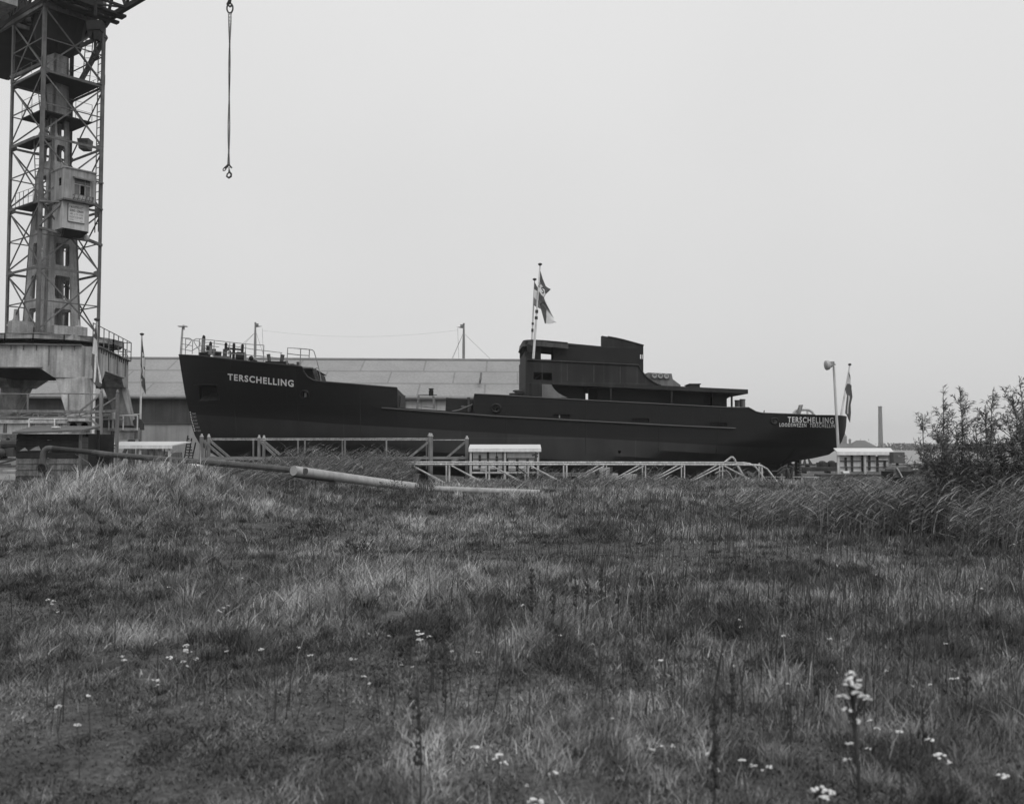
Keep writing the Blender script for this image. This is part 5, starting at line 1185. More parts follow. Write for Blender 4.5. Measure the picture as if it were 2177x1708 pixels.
def slots(o, xa, xb, zb, z1, Y, us, vs, depth=1.3):
    m = MB()
    for u, v0, v1 in us: m.box((xa+(xb-xa)*u, Y+.10, zb+(z1-zb)*(v0+v1)/2), (.11, .03, (z1-zb)*(v1-v0)))
    m.build('hinge_gap', RUST, o); m = MB()
    for v in vs: m.box(((xa+xb)/2, Y+.08, zb+(z1-zb)*v), (xb-xa-.2, .04, .035))
    m.build('cross_bar', CRD, o)
s_, xa, xb, zb, z1 = shelter(1001, 1146, 946.5, 954.5, 1003, 47.0, 'white-roofed shelter over pale panelled cabinets in front of the hull',
    panels=[(.03,.13,.1,.98,0),(.135,.24,.05,.98,0),(.26,.37,.1,.98,0),(.385,.47,.0,.98,0),(.53,.94,.62,.98,0),(.55,.66,.05,.6,0),(.70,.82,.05,.6,0),(.85,.93,.15,.6,0)])
slots(s_, xa, xb, zb, z1, 47.0, [(.25,.55,.98),(.25,.1,.45),(.38,.2,.7),(.13,.2,.75),(.48,.0,.95),(.68,.3,.6),(.83,.1,.6)], [.15,.36,.58])
m = MB(); m.box(((xa+xb)/2, 47.0, zb-.02), (xb-xa, .12, .09)); m.build('base_beam', PALE, s_)
s_, xa, xb, zb, z1 = shelter(1781, 1893, 954, 961.5, 1003, 47.6, 'white-roofed shelter over pale cabinets right of the stern', xroof=(.32,.42),
    panels=[(.05,.27,.04,.98,0),(.275,.47,.04,.98,0),(.475,.60,.04,.98,0),(.61,.74,.04,.98,0),(.78,1.0,.66,.98,0),(.80,.99,.47,.63,0),(.80,.99,.30,.45,0),(.80,.99,.14,.28,0)])
slots(s_, xa, xb, zb, z1, 47.6, [(.16,.3,.75),(.28,.0,.98),(.48,.0,.98),(.61,.1,.98),(.76,.0,.8),(.9,.2,.6),(.17,.05,.3)], [.26,.58])
eb_ = thing('electric_box', P(1914, 985, 46.9), 'dark grey electric box numbered on its front beside the right shelter', 'electric box')
m = MB(); a = P(1900, 960.5, 46.6); b = P(1925, 984.5, 46.6); m.box(((a.x+b.x)/2, 46.9, (a.z+b.z)/2), (b.x-a.x, .5, a.z-b.z)); m.build('box_body', gm('dark box paint', .10, .15, 2, .7), eb_, bevel=.02)
m = MB(); m.bar(((a.x+b.x)/2, 46.9, b.z), ((a.x+b.x)/2, 46.9, -.4), .1); m.build('box_post', RUST, eb_)
m = MB(); add_text(m, '813', [P(1910,971,46.63), P(1916,971,46.63), P(1916,967,46.63), P(1910,967,46.63)], .01); m.build('number', PALE, eb_)
s_, xa, xb, zb, z1 = shelter(235, 364, 940.2, 947.8, 973, 46.0, 'long white-roofed open shelter between the shed and the bow', panels=[], depth=1.5, xroof=(.0,.35))
m = MB()
for x in (319.5, 337): p = P(x, 948, 46.2); m.bar((p.x, 46.4, zb-.7), (p.x, 46.4, z1-.1), .14)
m.build('post', PALE, s_)
# boiler-like tank wagon seen under the long shelter
tk = thing('storage_tank', P(330, 975, 48.6), 'low dark riveted tank partly hidden under the long white roof', 'tank')
m = MB(); m.prism([P(x, y, 49) for x, y in [(290,950),(326,950),(345,957.5),(364,961),(366,985),(290,985)]], (0,1.6,0)); m.build('tank_body', gm('rust stained plate', .13, .3, 1.5, .85, streak=.3), tk)
m = MB()
for x in (300, 315, 329, 338.5, 349.5): m.bar(P(x, 951, 48.95), P(x, 983, 48.95), .05)
m.bar(P(290,968.5,48.95), P(364,968.5,48.95), .05); m.build('tank_rib', RUST, tk)
# ladder leaning against the stem
lg = P(398, 985, 58); ladd = thing('ladder', lg, 'dark double ladder leaning under the bow against the warehouse side', 'ladder')
m = MB()
for (xa_, xb_) in ((399.5,392.5),(407.5,401),(414.5,408.8)):
    m.bar(P(xa_ if xa_ != 414.5 else 416, 925 if xa_ < 400 else 931 if xa_ < 410 else 940, 58.4), P(xb_-1.5, 980, 58.4), .06)
for k in range(9): y = 932+k*5.9; m.bar(P(399-k*1.0, y, 58.38), P(min(417, 402+2.4*k)-k*.9+.5, y+.5, 58.38), .07)
m.build('ladder_frame', RUST, ladd)
# ================================================================== WOODEN SHED
TAR = gm('tarred shed boards', .016, .35, 1.2, .85, streak=.2); WSH = gm('whitewashed shed boards', .11, .5, 2.2, .9, streak=.35, fine=.25)
YH = 36.0
def z2b(x, y): return (.112*x, 829.2+.112*y)      # 420 px wide detail picture -> D
sh = thing('wooden_shed', Vector((P(110,1030,YH).x, YH, 0)), 'small tarred plank shed with a felt roof and peeling white lower boards', 'shed')
xa, xb = P(34,950,YH).x, P(172.5,950,YH).x; ztp, zbt = P(100, 922, YH).z, .2
nb = 9; 
for k in range(nb):
    z0 = zbt+(ztp-zbt)*k/nb; z1_ = zbt+(ztp-zbt)*(k+1)/nb-.012
    m = MB(); m.hexa([Vector((xa,YH-.0,z0)), Vector((xb,YH-.0,z0)), Vector((xb,YH+.06,z0)), Vector((xa,YH+.06,z0))], [Vector((xa,YH+.025,z1_)), Vector((xb,YH+.025,z1_)), Vector((xb,YH+.06,z1_)), Vector((xa,YH+.06,z1_))])
    m.build('wall_board', WSH if k in (2,3,4) else gm('mossy shed boards', .045, .4, 1.6, .9, streak=.3) if k < 2 else TAR, sh)
m = MB()
for q in ([(370,1150),(470,1085),(530,1145)], [(560,1140),(660,1080),(735,1055),(775,1140)], [(860,1150),(890,1120),(985,1150)]): m.prism([P(*z2b(*p), YH-.01) for p in q], (0,.02,0))
m.build('peeling_patch', gm('old whitewash', .26, .2, 3, .9), sh)
m = MB(); 
for k in range(9):
    z0 = zbt+(ztp-.1-zbt)*k/9; z1_ = zbt+(ztp-.1-zbt)*(k+1)/9-.012; p, q = Vector((xb,YH,0)), Vector((xb,YH+.6,0)); m.hexa([p+Vector((0,0,z0)), q+Vector((0,0,z0)), q+Vector((-.05,.05,z0)), p+Vector((-.05,.05,z0))], [p+Vector((0,0,z1_)), q+Vector((0,0,z1_)), q+Vector((-.05,.05,z1_)), p+Vector((-.05,.05,z1_))])
m.build('side_wall', gm('grey side boards', .07, .3, 2, .9, streak=.3), sh)
m = MB(); m.box((xb-.02, YH-.015, (zbt+ztp)/2), (.1,.06,ztp-zbt)); m.build('corner_post', WSH, sh)
m = MB(); m.box((xb-.06, YH+1.0, 1.15), (.1,.75,2.1)); m.box((xb+.02, YH+1.42, 1.2), (.09,.09,2.3)); m.build('dark_doorway', TAR, sh)
r_ = [P(*z2b(*p), Y) for p, Y in [((230,828),YH-.35),((1585,782),YH-.35),((1905,712),YH+1.6),((620,706),YH+2.6)]]
m = MB(); m.hexa(r_, [p+Vector((0,0,.07)) for p in r_]); m.build('roof', gm('roofing felt', .11, .2, 2, .9, fine=.2), sh)
m = MB(); m.ball(P(*z2b(1060,758), YH+.8)+Vector((0,0,.1)), .15, 8, (1.3,.8,.35)); m.build('roof_rag', PALE, sh)
m = MB(); m.box(((xa+xb)/2+.3, YH+2.2, 1.1), (xb-xa, .08, 2.2)); m.box((xa+.03, YH+1.2, 1.1), (.06, 2.2, 2.2)); m.build('rear_wall', TAR, sh)
# bridge-like conveyor truss left, with its two end posts
YT = 38.5
cv_ = thing('conveyor_bridge', Vector((P(225,1000,YT).x, YT, 0)), 'grey steel gangway truss with end posts behind the wooden shed', 'gangway')
m = MB()
def tb(x0, y0, x1, y1, w=.07, h=None, Y=YT): m.bar(P(*z2b(x0,y0),Y), P(*z2b(x1,y1),Y), w*.75, (h or w)*.75)
tb(-600,388,1990,402,.12,.12); tb(-600,510,1905,514,.12,.10); tb(-600,420,1900,424,.1,.06,YT+.8); 
for x in (-460,-60,330,725,1122,1510): tb(x,395,x,512,.05)
for x in (-460,-60,330,725,1122): tb(x-20,512,x+375,405,.045)
tb(1450,490,1850,425,.05); tb(1480,510,1680,420,.05,None,YT+.8)
m.build('truss', GP, cv_)
m = MB(); m.tube([P(*z2b(-600,62),YT), P(*z2b(500,70),YT), P(*z2b(1150,60),YT), P(*z2b(1905,75),YT)], .025, 6); tb(527,75,525,395,.07); tb(1300,70,1300,400,.06); tb(1510,400,1905,80,.08); m.build('handrail', GP, cv_)
for x, yt, yb, Y in ((1925,20,1500,YT),(2232,35,1430,YT+.9)):
    m = MB(); m.bar(P(*z2b(x,yt+30),Y), P(*z2b(x-20,yb),Y), .11); m.ball(P(*z2b(x,yt),Y), .06, 6, (1,1,1.8)); m.build('end_post', GP, cv_)
m = MB(); tb(1925,400,2232,392,.12,.12,YT+.4); tb(1925,1040,2232,1045,.1); tb(1930,235,1700,420,.07,None,YT+.2); tb(2230,120,1960,290,.07,None,YT+.9); tb(1700,540,1900,700,.1); tb(1905,1240,2232,1060,.06,None,YT+.9); tb(1700,840,1905,840,.1); m.build('end_brace', GP, cv_)
lm_ = thing('deck_lantern', P(*z3(1108,1015), 51.7), 'small white lantern with a flat tray standing on the crane track railing', 'lantern')
m = MB(); c = P(*z3(1105,1010), 51.7); m.lathe(c, [(.16,0),(.17,.2),(.12,.36),(.03,.42)], 12); m.box(c-Vector((0,0,.03)), (1.0,.4,.04)); m.bar(c-Vector((0,0,.5)), c, .1); m.build('lantern_body', PALE, lm_, smooth=False)
# clutter left of the shed
mk = gm('oily machine steel', .055, .4, 2, .8)
mc = thing('winch_machine', P(15, 980, 41), 'dark winch machinery on a steel frame left of the wooden shed', 'machine')
m = MB(); YM = 41.5
for x0, y0, x1, y1 in ((0,930,300,932),(0,1100,300,1105),(0,1300,310,1310),(0,1440,310,1440)): m.bar(P(*z2b(x0-300,y0),YM), P(*z2b(x1,y1),YM), .3, .1 if y0 != 930 else .05)
m.build('machine_frame', GP, mc)
m = MB(); m.lathe(P(*z2b(40,1020),YM), [(.2,0),(.25,.1),(.2,.9)], 12, (1,0,0)); m.box(P(*z2b(110,1180),YM), (.9,.5,.35)); m.box(P(*z2b(-100,1190),YM), (.8,.6,.5)); m.lathe(P(*z2b(30,1190),YM-.3), [(.18,0),(.2,.1),(.1,.3)], 12, (0,-1,0)); m.bar(P(*z2b(200,900),YM), P(*z2b(120,1060),YM), .3,.15); m.build('winch_drum', mk, mc)
m = MB(); m.bar(P(*z2b(0,1390),YM-.4), P(*z2b(300,1310),YM-.4), .07); m.bar(P(*z2b(-50,1420),YM-.5), P(*z2b(200,1400),YM-.5), .06); m.build('loose_bar', mk, mc)
blk = MB()
for x0, y0, x1, y1 in ((-40,1590,170,1700),(180,1580,295,1700),(50,1510,315,1545),(40,1580,180,1605)): blk.prism([P(*z2b(x,y),40.3) for x, y in ((x0,y1),(x1,y1),(x1,y0+4),(x0,y0))], (0,.5,0))
o = blk.build('concrete_rubble', gm('pale concrete', .42, .3, 3, .9), None, loc=P(12,1015,40)); setp(o, 'pale broken concrete blocks piled left of the wooden shed', 'rubble')
# white lump (swan-like concrete piece) by the ladder foot
m = MB(); 
for x, y, r, sq in ((407,991,.13,(1.5,1,.7)),(416,990.5,.14,(1.7,1,.5)),(412.5,998,.16,(1.0,1,1.2)),(403,991,.08,(1.2,1,1))): m.ball(P(x,y,30.5), r, 8, sq)
o = m.build('plaster_block', gm('white plaster', .6, .2, 4, .9), None, loc=P(410,998,30.5)); setp(o, 'lumpy white plaster block lying on the grass below the bow', 'block')
# ================================================================== PIPELINES
DP = gm('dark pipe paint', .03, .3, 2, .6, streak=.2); LP = gm('pale asbestos pipe', .31, .2, 2, .8, streak=.1, fine=.15)
dp = thing('dark_pipeline', P(300, 985, 34), 'long dark pipeline with a swan-neck bend crossing in front of the shed', 'pipe')
def zp(x, y, Y): return P(*z2b(x, y), Y)
m = MB(); YN = 34.6; MG = gm('worn grey pipe paint', .065, .3, 2, .55, streak=.2)
m.tube([zp(810,1400,YN), zp(812,1250,YN), zp(822,1190,YN), zp(850,1135,YN), zp(890,1105,YN), zp(940,1095,YN), zp(1000,1102,YN)], .098, 10); m.build('swan_neck', gm('grey elbow pipe', .08, .3, 2, .6), dp, smooth=True)
m = MB(); m.lathe(zp(785,1475,YN-.3), [(.15,.4),(.17,.03),(.17,0),(.14,0),(.13,.35)], 18, (-.15,1,0)); m.bar(zp(845,1440,YN), zp(835,1640,YN), .07); m.build('inlet_flange', RUST, dp)
m = MB(); m.lathe(zp(785,1475,YN-.28), [(.135,0),(.13,.02)], 18, (-.15,1,0)); m.build('inlet_shade_disc', gm('black inlet shade', .008, .1), dp)  # black disc paints in the darkness inside the pipe mouth
m = MB(); m.tube([zp(1000,1102,YN), zp(1500,1150,34.4), zp(1780,1178,34.2)], .095, 10); m.build('pipe_length', DP, dp, smooth=True)
m = MB(); m.tube([zp(1780,1180,34.2), P(240,966.5,33.8), P(380,978,32.4), P(520,989,30.8), P(600,996.5,29.8), P(650,1001,29.2)], .098, 10); m.build('pipe_length', MG, dp, smooth=True)
for x, y, Y in ((200,961.5,34.2),(300,971.5,33.2),(484,986.3,31.2)): m = MB(); m.tube([P(x-1.2,y-.1,Y), P(x+1.2,y+.1,Y)], .108, 10); m.build('pipe_joint', RUST, dp, smooth=True)
for x, y, Y in ((706,1021,31.2),(330,983,32.9)):
    m = MB(); p = P(x, y, Y); m.bar(p, (p.x, p.y, G(p.x,p.y)-.1), .16); m.box((p.x, p.y, p.z), (.3,.2,.05)); m.build('pipe_prop', RUST, dp)
lp_ = thing('pale_pipe', P(750, 1040, 32), 'thick pale pipe lying aslant on a prop and running down into the grass', 'pipe')
m = MB(); m.tube([P(624,1000,29.0), P(700,1010.5,30.3), P(800,1024.5,32), P(885,1035,33.2)], .15, 14); m.build('pipe_barrel', LP, lp_, smooth=True)
m = MB(); m.tube([P(622,1006.5,29.05), P(706,1017.5,30.4)], .10, 14); m.build('inner_pipe', MG, lp_, smooth=True)
l2 = MB(); l2.tube([P(925,1038.5,33.0), P(1010,1042.5,32.6), P(1148,1047,32.2)], [.10,.11,.10], 12); o = l2.build('pale_pipe', LP, None, loc=P(1040,1046,38), smooth=True); setp(o, 'second pale pipe half buried in the grass right of the thick one', 'pipe')
# ================================================================== SLIPWAY DETAILS UNDER THE HULL
blkm = gm('oak keel block', .09, .3, 2, .9)
ORD = ['first','second','third','fourth','fifth','sixth','seventh','eighth','ninth','tenth','eleventh','twelfth','thirteenth','fourteenth','fifteenth','sixteenth','seventeenth','eighteenth','nineteenth','twentieth']
for k, s in enumerate(np.arange(4, 35, 2.6)):
    m = MB(); z = base_z(s)-.02; g = G(*(C0+SD*s).xy); c = S(s, 0, 0)
    m.box((c.x, c.y, (z+g)/2-.1), (.45, 1.6, z-g+.2)); o = m.build('keel_block', blkm, None, loc=(c.x, c.y, g)); setp(o, 'dark timber keel block under the ship, '+ORD[k]+' from the bow', 'keel block', 'keel blocks under the ship')
sl = MB(); 
for h in (-2.3, 2.3): sl.bar(S(-4,h,.1), S(46,h,-3.0), .6, .4)
o = sl.build('slipway_beams', gm('greased timber', .12, .3, 1, .9), None, loc=S(20,0,-1.4)); setp(o, 'pair of long timber launching ways under the ship hull', 'launching ways')
# pale gas bottle cabinet etc. behind the trestle
bx = gm('pale crate paint', .36, .15, 2, .8)
def zb6(x, y): return (1084.2+.14648*x, 924.8+.14648*y)
m = MB(); m.prism([P(*zb6(*p), 47.2) for p in ((1290,478),(1470,470),(1478,680),(1330,680))], (0,.7,0)); o = m.build('tool_locker', bx, None, loc=P(1290,1020,47.2)); setp(o, 'pale leaning steel locker behind the trestle under the hull', 'locker')
m = MB(); m.prism([P(*zb6(*p), 47.0) for p in ((1258,540),(1290,480),(1330,680),(1310,680))], (0,.5,0)); m.build('locker_door', RUST, o); m = MB(); m.box(P(*zb6(1472,505),47.1), (.12,.1,.3)); m.build('locker_latch', RUST, o)
m = MB(); m.prism([P(*zb6(*p), 48) for p in ((1480,555),(1570,555),(1570,660),(1480,660))], (0,.6,0)); o = m.build('crate', bx, None, loc=P(1307,1020,48)); setp(o, 'small pale crate standing between the leaning locker and the long one', 'crate')
m = MB(); m.prism([P(*zb6(*p), 48) for p in ((1665,565),(1850,565),(1850,690),(1665,690))], (0,.6,0)); o = m.build('crate', bx, None, loc=P(1340,1022,48)); setp(o, 'long pale crate behind the trestle right of the small crate', 'crate')
m = MB(); m.prism([P(*zb6(*p), 49) for p in ((415,545),(1240,545),(1240,598),(415,598))], (0,.6,0)); o = m.build('concrete_beam', gm('dull concrete beam', .15, .2, 1, .9), None, loc=P(1200,1010,49)); setp(o, 'long dull concrete beam lying under the hull behind the trestle', 'beam')
m = MB(); m.tube([P(*zb6(x,y),45.6) for x, y in ((1825,700),(1820,640),(1870,620),(1960,615),(2000,640),(1990,700))], .05); m.tube([P(*zb6(x,y),45.4) for x, y in ((1830,690),(1900,660),(1990,690))], .04); m.box(P(*zb6(1920,680),45.7), (.55,.3,.3)); o = m.build('welding_trolley', GP, None, loc=P(1365,1026,45.6)); setp(o, 'small pale wheeled trolley with hoses behind the trestle', 'trolley')
# dark chute leaning on the first shelter
m = MB(); m.bar(P(1143,968,45.9), P(1122,1003,45.9), .45, .06); m.bar(P(1131,967.5,45.9), P(1143.5,963.5,45.9), .12, .1); m.bar(P(1088,984,45.6), P(1118,1006,45.6), .3, .05); o = m.build('plank_ramp', RUST, None, loc=P(1120,1010,45.8)); setp(o, 'two dark planks leaning together beside the pale cabinets', 'planks')
# lift-up rods by the stern
fr = MB(); 
for a in (((1653,1001),(1661,994),(1672,990)),((1652,1008),(1665,999),(1680,996)),((1640,1002),(1655,1001),(1660,1010)),((1678,990),(1685,993),(1683,1015))): fr.tube([P(x,y,50) for x, y in a], .045)
fr.lathe(P(1672,1006,50), [(.28,0),(.3,.06),(.26,.1)], 14, (1,0,0)); o = fr.build('cable_reel', mk, None, loc=P(1668,1018,50)); setp(o, 'dark cable reel with bent rods beside the propeller', 'cable reel')
bp_ = MB(); 
for a, b in (((1589,1003),(1602,1010)),((1614,985),(1621,1006)),((1567,985),(1583,1020))): bp_.bar(P(*a,48.5), P(*b,48.5), .14)
o = bp_.build('shore_timbers', gm('old shore timber', .13, .3, 2, .9), None, loc=P(1590,1020,48.5)); setp(o, 'short slanting shore timbers below the stern quarter', 'timbers')
# ================================================================== FAR BACKGROUND
FARM = gm('far brick', .10, .2, .05, .9); FARR = gm('far roof tiles', .075, .2, .05, .9)
YX = 950
ch_ = thing('factory_chimney', Vector((P(1872.5,954,YX).x, YX, -.3)), 'tall round factory chimney far behind the stern', 'chimney')
m = MB(); b = P(1872.5,953,YX); t = P(1872,861,YX); m.lathe(Vector((b.x,YX,-1)), [(2.35,0),(1.75,t.z-1),(1.95,t.z-.8),(1.95,t.z)], 20); m.build('chimney_stack', FARM, ch_, smooth=True)
def fb(x, y, Y=YX): return P(x, y, Y)
bl_ = thing('factory_building', Vector((fb(1838,954).x, YX+8, -.3)), 'broad hipped-roof factory building left of the far chimney', 'building')
def hip(o, x0, x1, xr0, xr1, ye, yr, Y, dep, name='roof'):
    e = [fb(x0,ye,Y), fb(x1,ye,Y)]; e += [e[1]+Vector((0,dep,0)), e[0]+Vector((0,dep,0))]; r0 = fb(xr0,yr,Y)+Vector((0,dep/2,0)); r1 = fb(xr1,yr,Y)+Vector((0,dep/2,0))
    m = MB(); m.add(e+[r0,r1], [(0,1,5,4),(1,2,5),(2,3,4,5),(3,0,4),(3,2,1,0)]); m.build(name, FARR, o)
    m = MB(); m.hexa([Vector((v.x,v.y,-1)) for v in e], [Vector((v.x,v.y,v.z)) for v in e]); m.build('wall', FARM, o)
hip(bl_, 1812, 1867.5, 1829, 1847, 950.2, 935.4, YX-20, 22)
m = MB(); 
for x in (1829.3, 1846.8): m.bar(fb(x,936,YX-9), fb(x,932.5,YX-9), .35)
m.build('finial', FARM, bl_)
b2 = thing('factory_building', Vector((fb(1790,954).x, YX+8, -.3)), 'older far building with a small roof turret and tower just behind the stern', 'building')
hip(b2, 1760, 1822, 1787, 1801, 950, 938, YX-5, 22)
m = MB(); c = fb(1806.8,939,YX); m.lathe(Vector((c.x,c.y,c.z-2)), [(1.2,0),(1.2,3.6),(1.6,3.7),(.8,4.9),(.15,5.6)], 8); m.build('turret', FARM, b2)
m = MB(); c = fb(1794.5,940,YX+5); m.box((c.x,c.y,c.z+2), (4.2,4,9)); m.prism([fb(1790,925,YX+3), fb(1799,925,YX+3), fb(1796.5,921.5,YX+3), fb(1792,919.5,YX+3)], (0,4,0)); m.build('tower', FARM, b2)
b3 = thing('factory_building', Vector((fb(1905,954).x, YX-100, -.3)), 'low pale far building between the chimney and the willows', 'building')
hip(b3, 1893, 1912, 1897, 1908, 950.5, 947, YX-100, 15)
# far bank: river and belt of trees
m = MB(); m.add([(-1450,112,-.24),(1450,112,-.24),(1450,820,-.24),(-1450,820,-.24)], [(0,1,2,3)])
wm = bpy.data.materials.new('river water'); wm.use_nodes = True; bsd = wm.node_tree.nodes['Principled BSDF']; bsd.inputs['Base Color'].default_value = (.04,.04,.04,1); bsd.inputs['Roughness'].default_value = .28
nn = wm.node_tree.nodes.new('ShaderNodeTexNoise'); nn.inputs['Scale'].default_value = 900; bb = wm.node_tree.nodes.new('ShaderNodeBump'); bb.inputs['Strength'].default_value = .4; bb.inputs['Distance'].default_value = .08
wm.node_tree.links.new(nn.outputs[0], bb.inputs['Height']); wm.node_tree.links.new(bb.outputs[0], bsd.inputs['Normal'])
o = m.build('river_water', wm, None); setp(o, kind='structure')
def leafmesh(name, pts, dirs, L, W, tone, mat, parent=None, side=None):
    n = len(pts); d = dirs/np.linalg.norm(dirs, axis=1)[:, None]
    r = rng.normal(size=(n, 3)); s = np.cross(d, r); s /= np.linalg.norm(s, axis=1)[:, None]+1e-9
    V = np.zeros((n, 4, 3)); V[:, 0] = pts; V[:, 2] = pts+d*L[:, None]; mid = pts+d*(L*.42)[:, None]
    V[:, 1] = mid+s*W[:, None]/2; V[:, 3] = mid-s*W[:, None]/2; V[:, 2, 2] -= L*.12
    org = np.array(wloc(parent)) if parent is not None else np.zeros(3); V -= org
    me = bpy.data.meshes.new(name); me.vertices.add(n*4); me.vertices.foreach_set('co', V.ravel().astype(np.float32))
    me.loops.add(n*4); me.loops.foreach_set('vertex_index', np.arange(n*4, dtype=np.int32)); me.polygons.add(n)
    me.polygons.foreach_set('loop_start', np.arange(0, n*4, 4, dtype=np.int32)); me.polygons.foreach_set('loop_total', np.full(n, 4, np.int32))
    a = me.attributes.new('tone', 'FLOAT', 'POINT'); a.data.foreach_set('value', np.repeat(tone, 4).astype(np.float32))
    me.update(calc_edges=True); me.materials.append(mat); o = bpy.data.objects.new(name, me); col.objects.link(o)
    if parent is not None: o.parent = parent
    return o
LEAFM = attr_mat('leaves', 1.0, .6)
def far_trees():
    pts = []; n = 9000
    x = rng.uniform(P(1885,950,620).x, P(2600,950,620).x, n); y = rng.uniform(600, 640, n); env = 2.0+3.2*fbm(x*.05, y*.01, 91)
    z = -.3+rng.random(n)**.8*env*1.1; p = np.stack([x, y, z], -1)
    o = leafmesh('far_tree_belt', p, rng.normal(size=(n, 3)), np.full(n, 1.3), np.full(n, .9), .05+.08*rng.random(n), LEAFM); setp(o, 'low hazy belt of trees across the water at the right', 'tree belt', kind='stuff')
far_trees()
# flat yard behind the stern: stacked bars, bins, tripods, edging rails
STK = gm('stacked steel bars', .055, .35, 1.5, .9)
def stack(x0, x1, y0, y1, Y, label, rows_=3):
    o = thing('bar_stack', P((x0+x1)/2, y1, Y), label, 'steel stack', 'stacks of steel bars in the yard'); h = (P(x0,y0,Y).z-P(x0,y1,Y).z)/rows_
    m = MB()
    for r in range(rows_):
        z = P(x0,y1,Y).z+h*(r+.5)
        for k in range(4): m.bar((P(x0,y1,Y).x+rng.uniform(-.4,.4), Y+k*.35, z+rng.uniform(-.03,.03)), (P(x1,y1,Y).x+rng.uniform(-.4,.4), Y+k*.35, z+rng.uniform(-.03,.03)), .3, h*.7)
    m.build('bars', STK, o); m = MB()
    for x in np.linspace(P(x0,y1,Y).x+.5, P(x1,y1,Y).x-.5, 4): m.box((x, Y+.5, P(x0,y1,Y).z-.08), (.25,1.6,.16))
    m.build('bearers', WOOD, o)
stack(1600, 1782, 992, 1001, 72, 'lower stack of long dark steel bars seen between rudder and shelter')
stack(1610, 1735, 985.5, 989, 88, 'farther low stack of long steel bars beyond the rudder', 2)
for x0, x1, y0, y1, l in ((1743,1761,983,991.5,'smaller dark bin with a heaped top behind the stern shelter'),(1763.5,1780,982.5,992.5,'larger dark bin right behind the shelter post')):
    a = P(x0,y0,84); b = P(x1,y1,84); m = MB(); m.hexa([Vector((a.x+.1,84,b.z-.4)), Vector((b.x-.1,84,b.z-.4)), Vector((b.x-.1,85,b.z-.4)), Vector((a.x+.1,85,b.z-.4))], [Vector((a.x,83.9,a.z)), Vector((b.x,83.9,a.z)), Vector((b.x,85.1,a.z)), Vector((a.x,85.1,a.z))]); m.ball(((a.x+b.x)/2,84.5,a.z), .28, 8, (1.2,1,.6))
    for x in np.linspace(a.x+.1, b.x-.1, 4): m.bar((x,83.93,b.z-.3), (x,83.86,a.z), .06)
    o = m.build('scrap_bin', STK, None, loc=((a.x+b.x)/2,84.5,b.z-.4)); setp(o, l, 'bin')
m = MB(); a = P(1711.5,973,86)
for dx in (-.27,.0,.27): m.hexa([a+Vector((dx*1.1-.03,0,0)), a+Vector((dx*1.1+.03,0,0)), a+Vector((dx*1.1+.03,.1,0)), a+Vector((dx*1.1-.03,.1,0))], [a+Vector((dx*2-.16,-.1,-.55)), a+Vector((dx*2+.1,-.1,-.55)), a+Vector((dx*2+.1,.2,-.55)), a+Vector((dx*2-.16,.2,-.55))])
o = m.build('mooring_dolphin', STK, None, loc=a); setp(o, 'small dark mooring dolphin at the water edge beyond the rudder', 'dolphin')
for x0, x1, y, Y, l in ((1600,1742,1007.8,60.5,'upper thin white edging rail behind the rudder'),(1600,1745,1013.2,58.5,'middle thin white edging rail behind the rudder'),(1688,1742,1023,50.5,'lowest thin white edging rail just above the grass behind the rudder')):
    m = MB(); m.bar(P(x0,y,Y), P(x1,y,Y), .05, .06); 
    for x in np.linspace(x0+6, x1-6, 5): p = P(x,y,Y); m.bar(p, p-Vector((0,0,.8)), .06)
    o = m.build('edging_rail', RW, None, loc=P(x0,y,Y)); setp(o, l, 'rail')
# flat trolley, trough skip
ft_ = thing('flat_trolley', P(1795, 1022, 46), 'long flat dark trolley on small wheels in front of the right shelter', 'trolley')
m = MB(); a = P(1743,1008,46); b = P(1849,1013.5,46); m.box(((a.x+b.x)/2,46.4,(a.z+b.z)/2), (b.x-a.x,.9,a.z-b.z)); m.box(((a.x+b.x)/2+1.3,46.7,(a.z+b.z)/2), (b.x-a.x,.5,.07)); m.build('trolley_deck', RUST, ft_)
for x in (1772, 1787, 1835): m = MB(); m.lathe(P(x,1018,45.9), [(.15,0),(.17,.03),(.17,.1),(.1,.12)], 14, (0,1,0)); m.bar(P(x,1014,46), P(x,1019,46), .08); m.build('wheel', mk, ft_)
m = MB(); a = P(1799,1004,46.2); m.box(a, (.3,.2,.06), rx=.5); m.build('paper_sheet', PALE, ft_)
tp_ = thing('tipping_skip', P(1925, 1022, 40), 'dark tipping skip with a pale worn edge half hidden by the reeds', 'skip')
def zc(x, y): return (1679.5+.14648*x, 903.5+.14648*y)
m = MB(); q = [P(*zc(*p), 40) for p in ((1560,610),(1890,590),(1980,600),(1980,740),(1640,760))]; m.prism(q, (0,1.2,0)); m.prism([P(*zc(*p), 39.9) for p in ((1515,640),(1560,605),(1640,760),(1500,760))], (0,1.0,0)); m.build('skip_body', gm('dull skip steel', .10, .35, 2, .8, streak=.25), tp_)
m = MB(); m.bar(P(*zc(1555,620),39.85), P(*zc(1630,755),39.85), .07,.05); m.bar(P(*zc(1770,640),39.9), P(*zc(1860,636),39.9), .06,.05); m.build('worn_edge', PALE, tp_)
m = MB(); m.box(P(*zc(1560,790),40.4), (1.0,.9,.7)); m.build('skip_base', TAR, tp_)

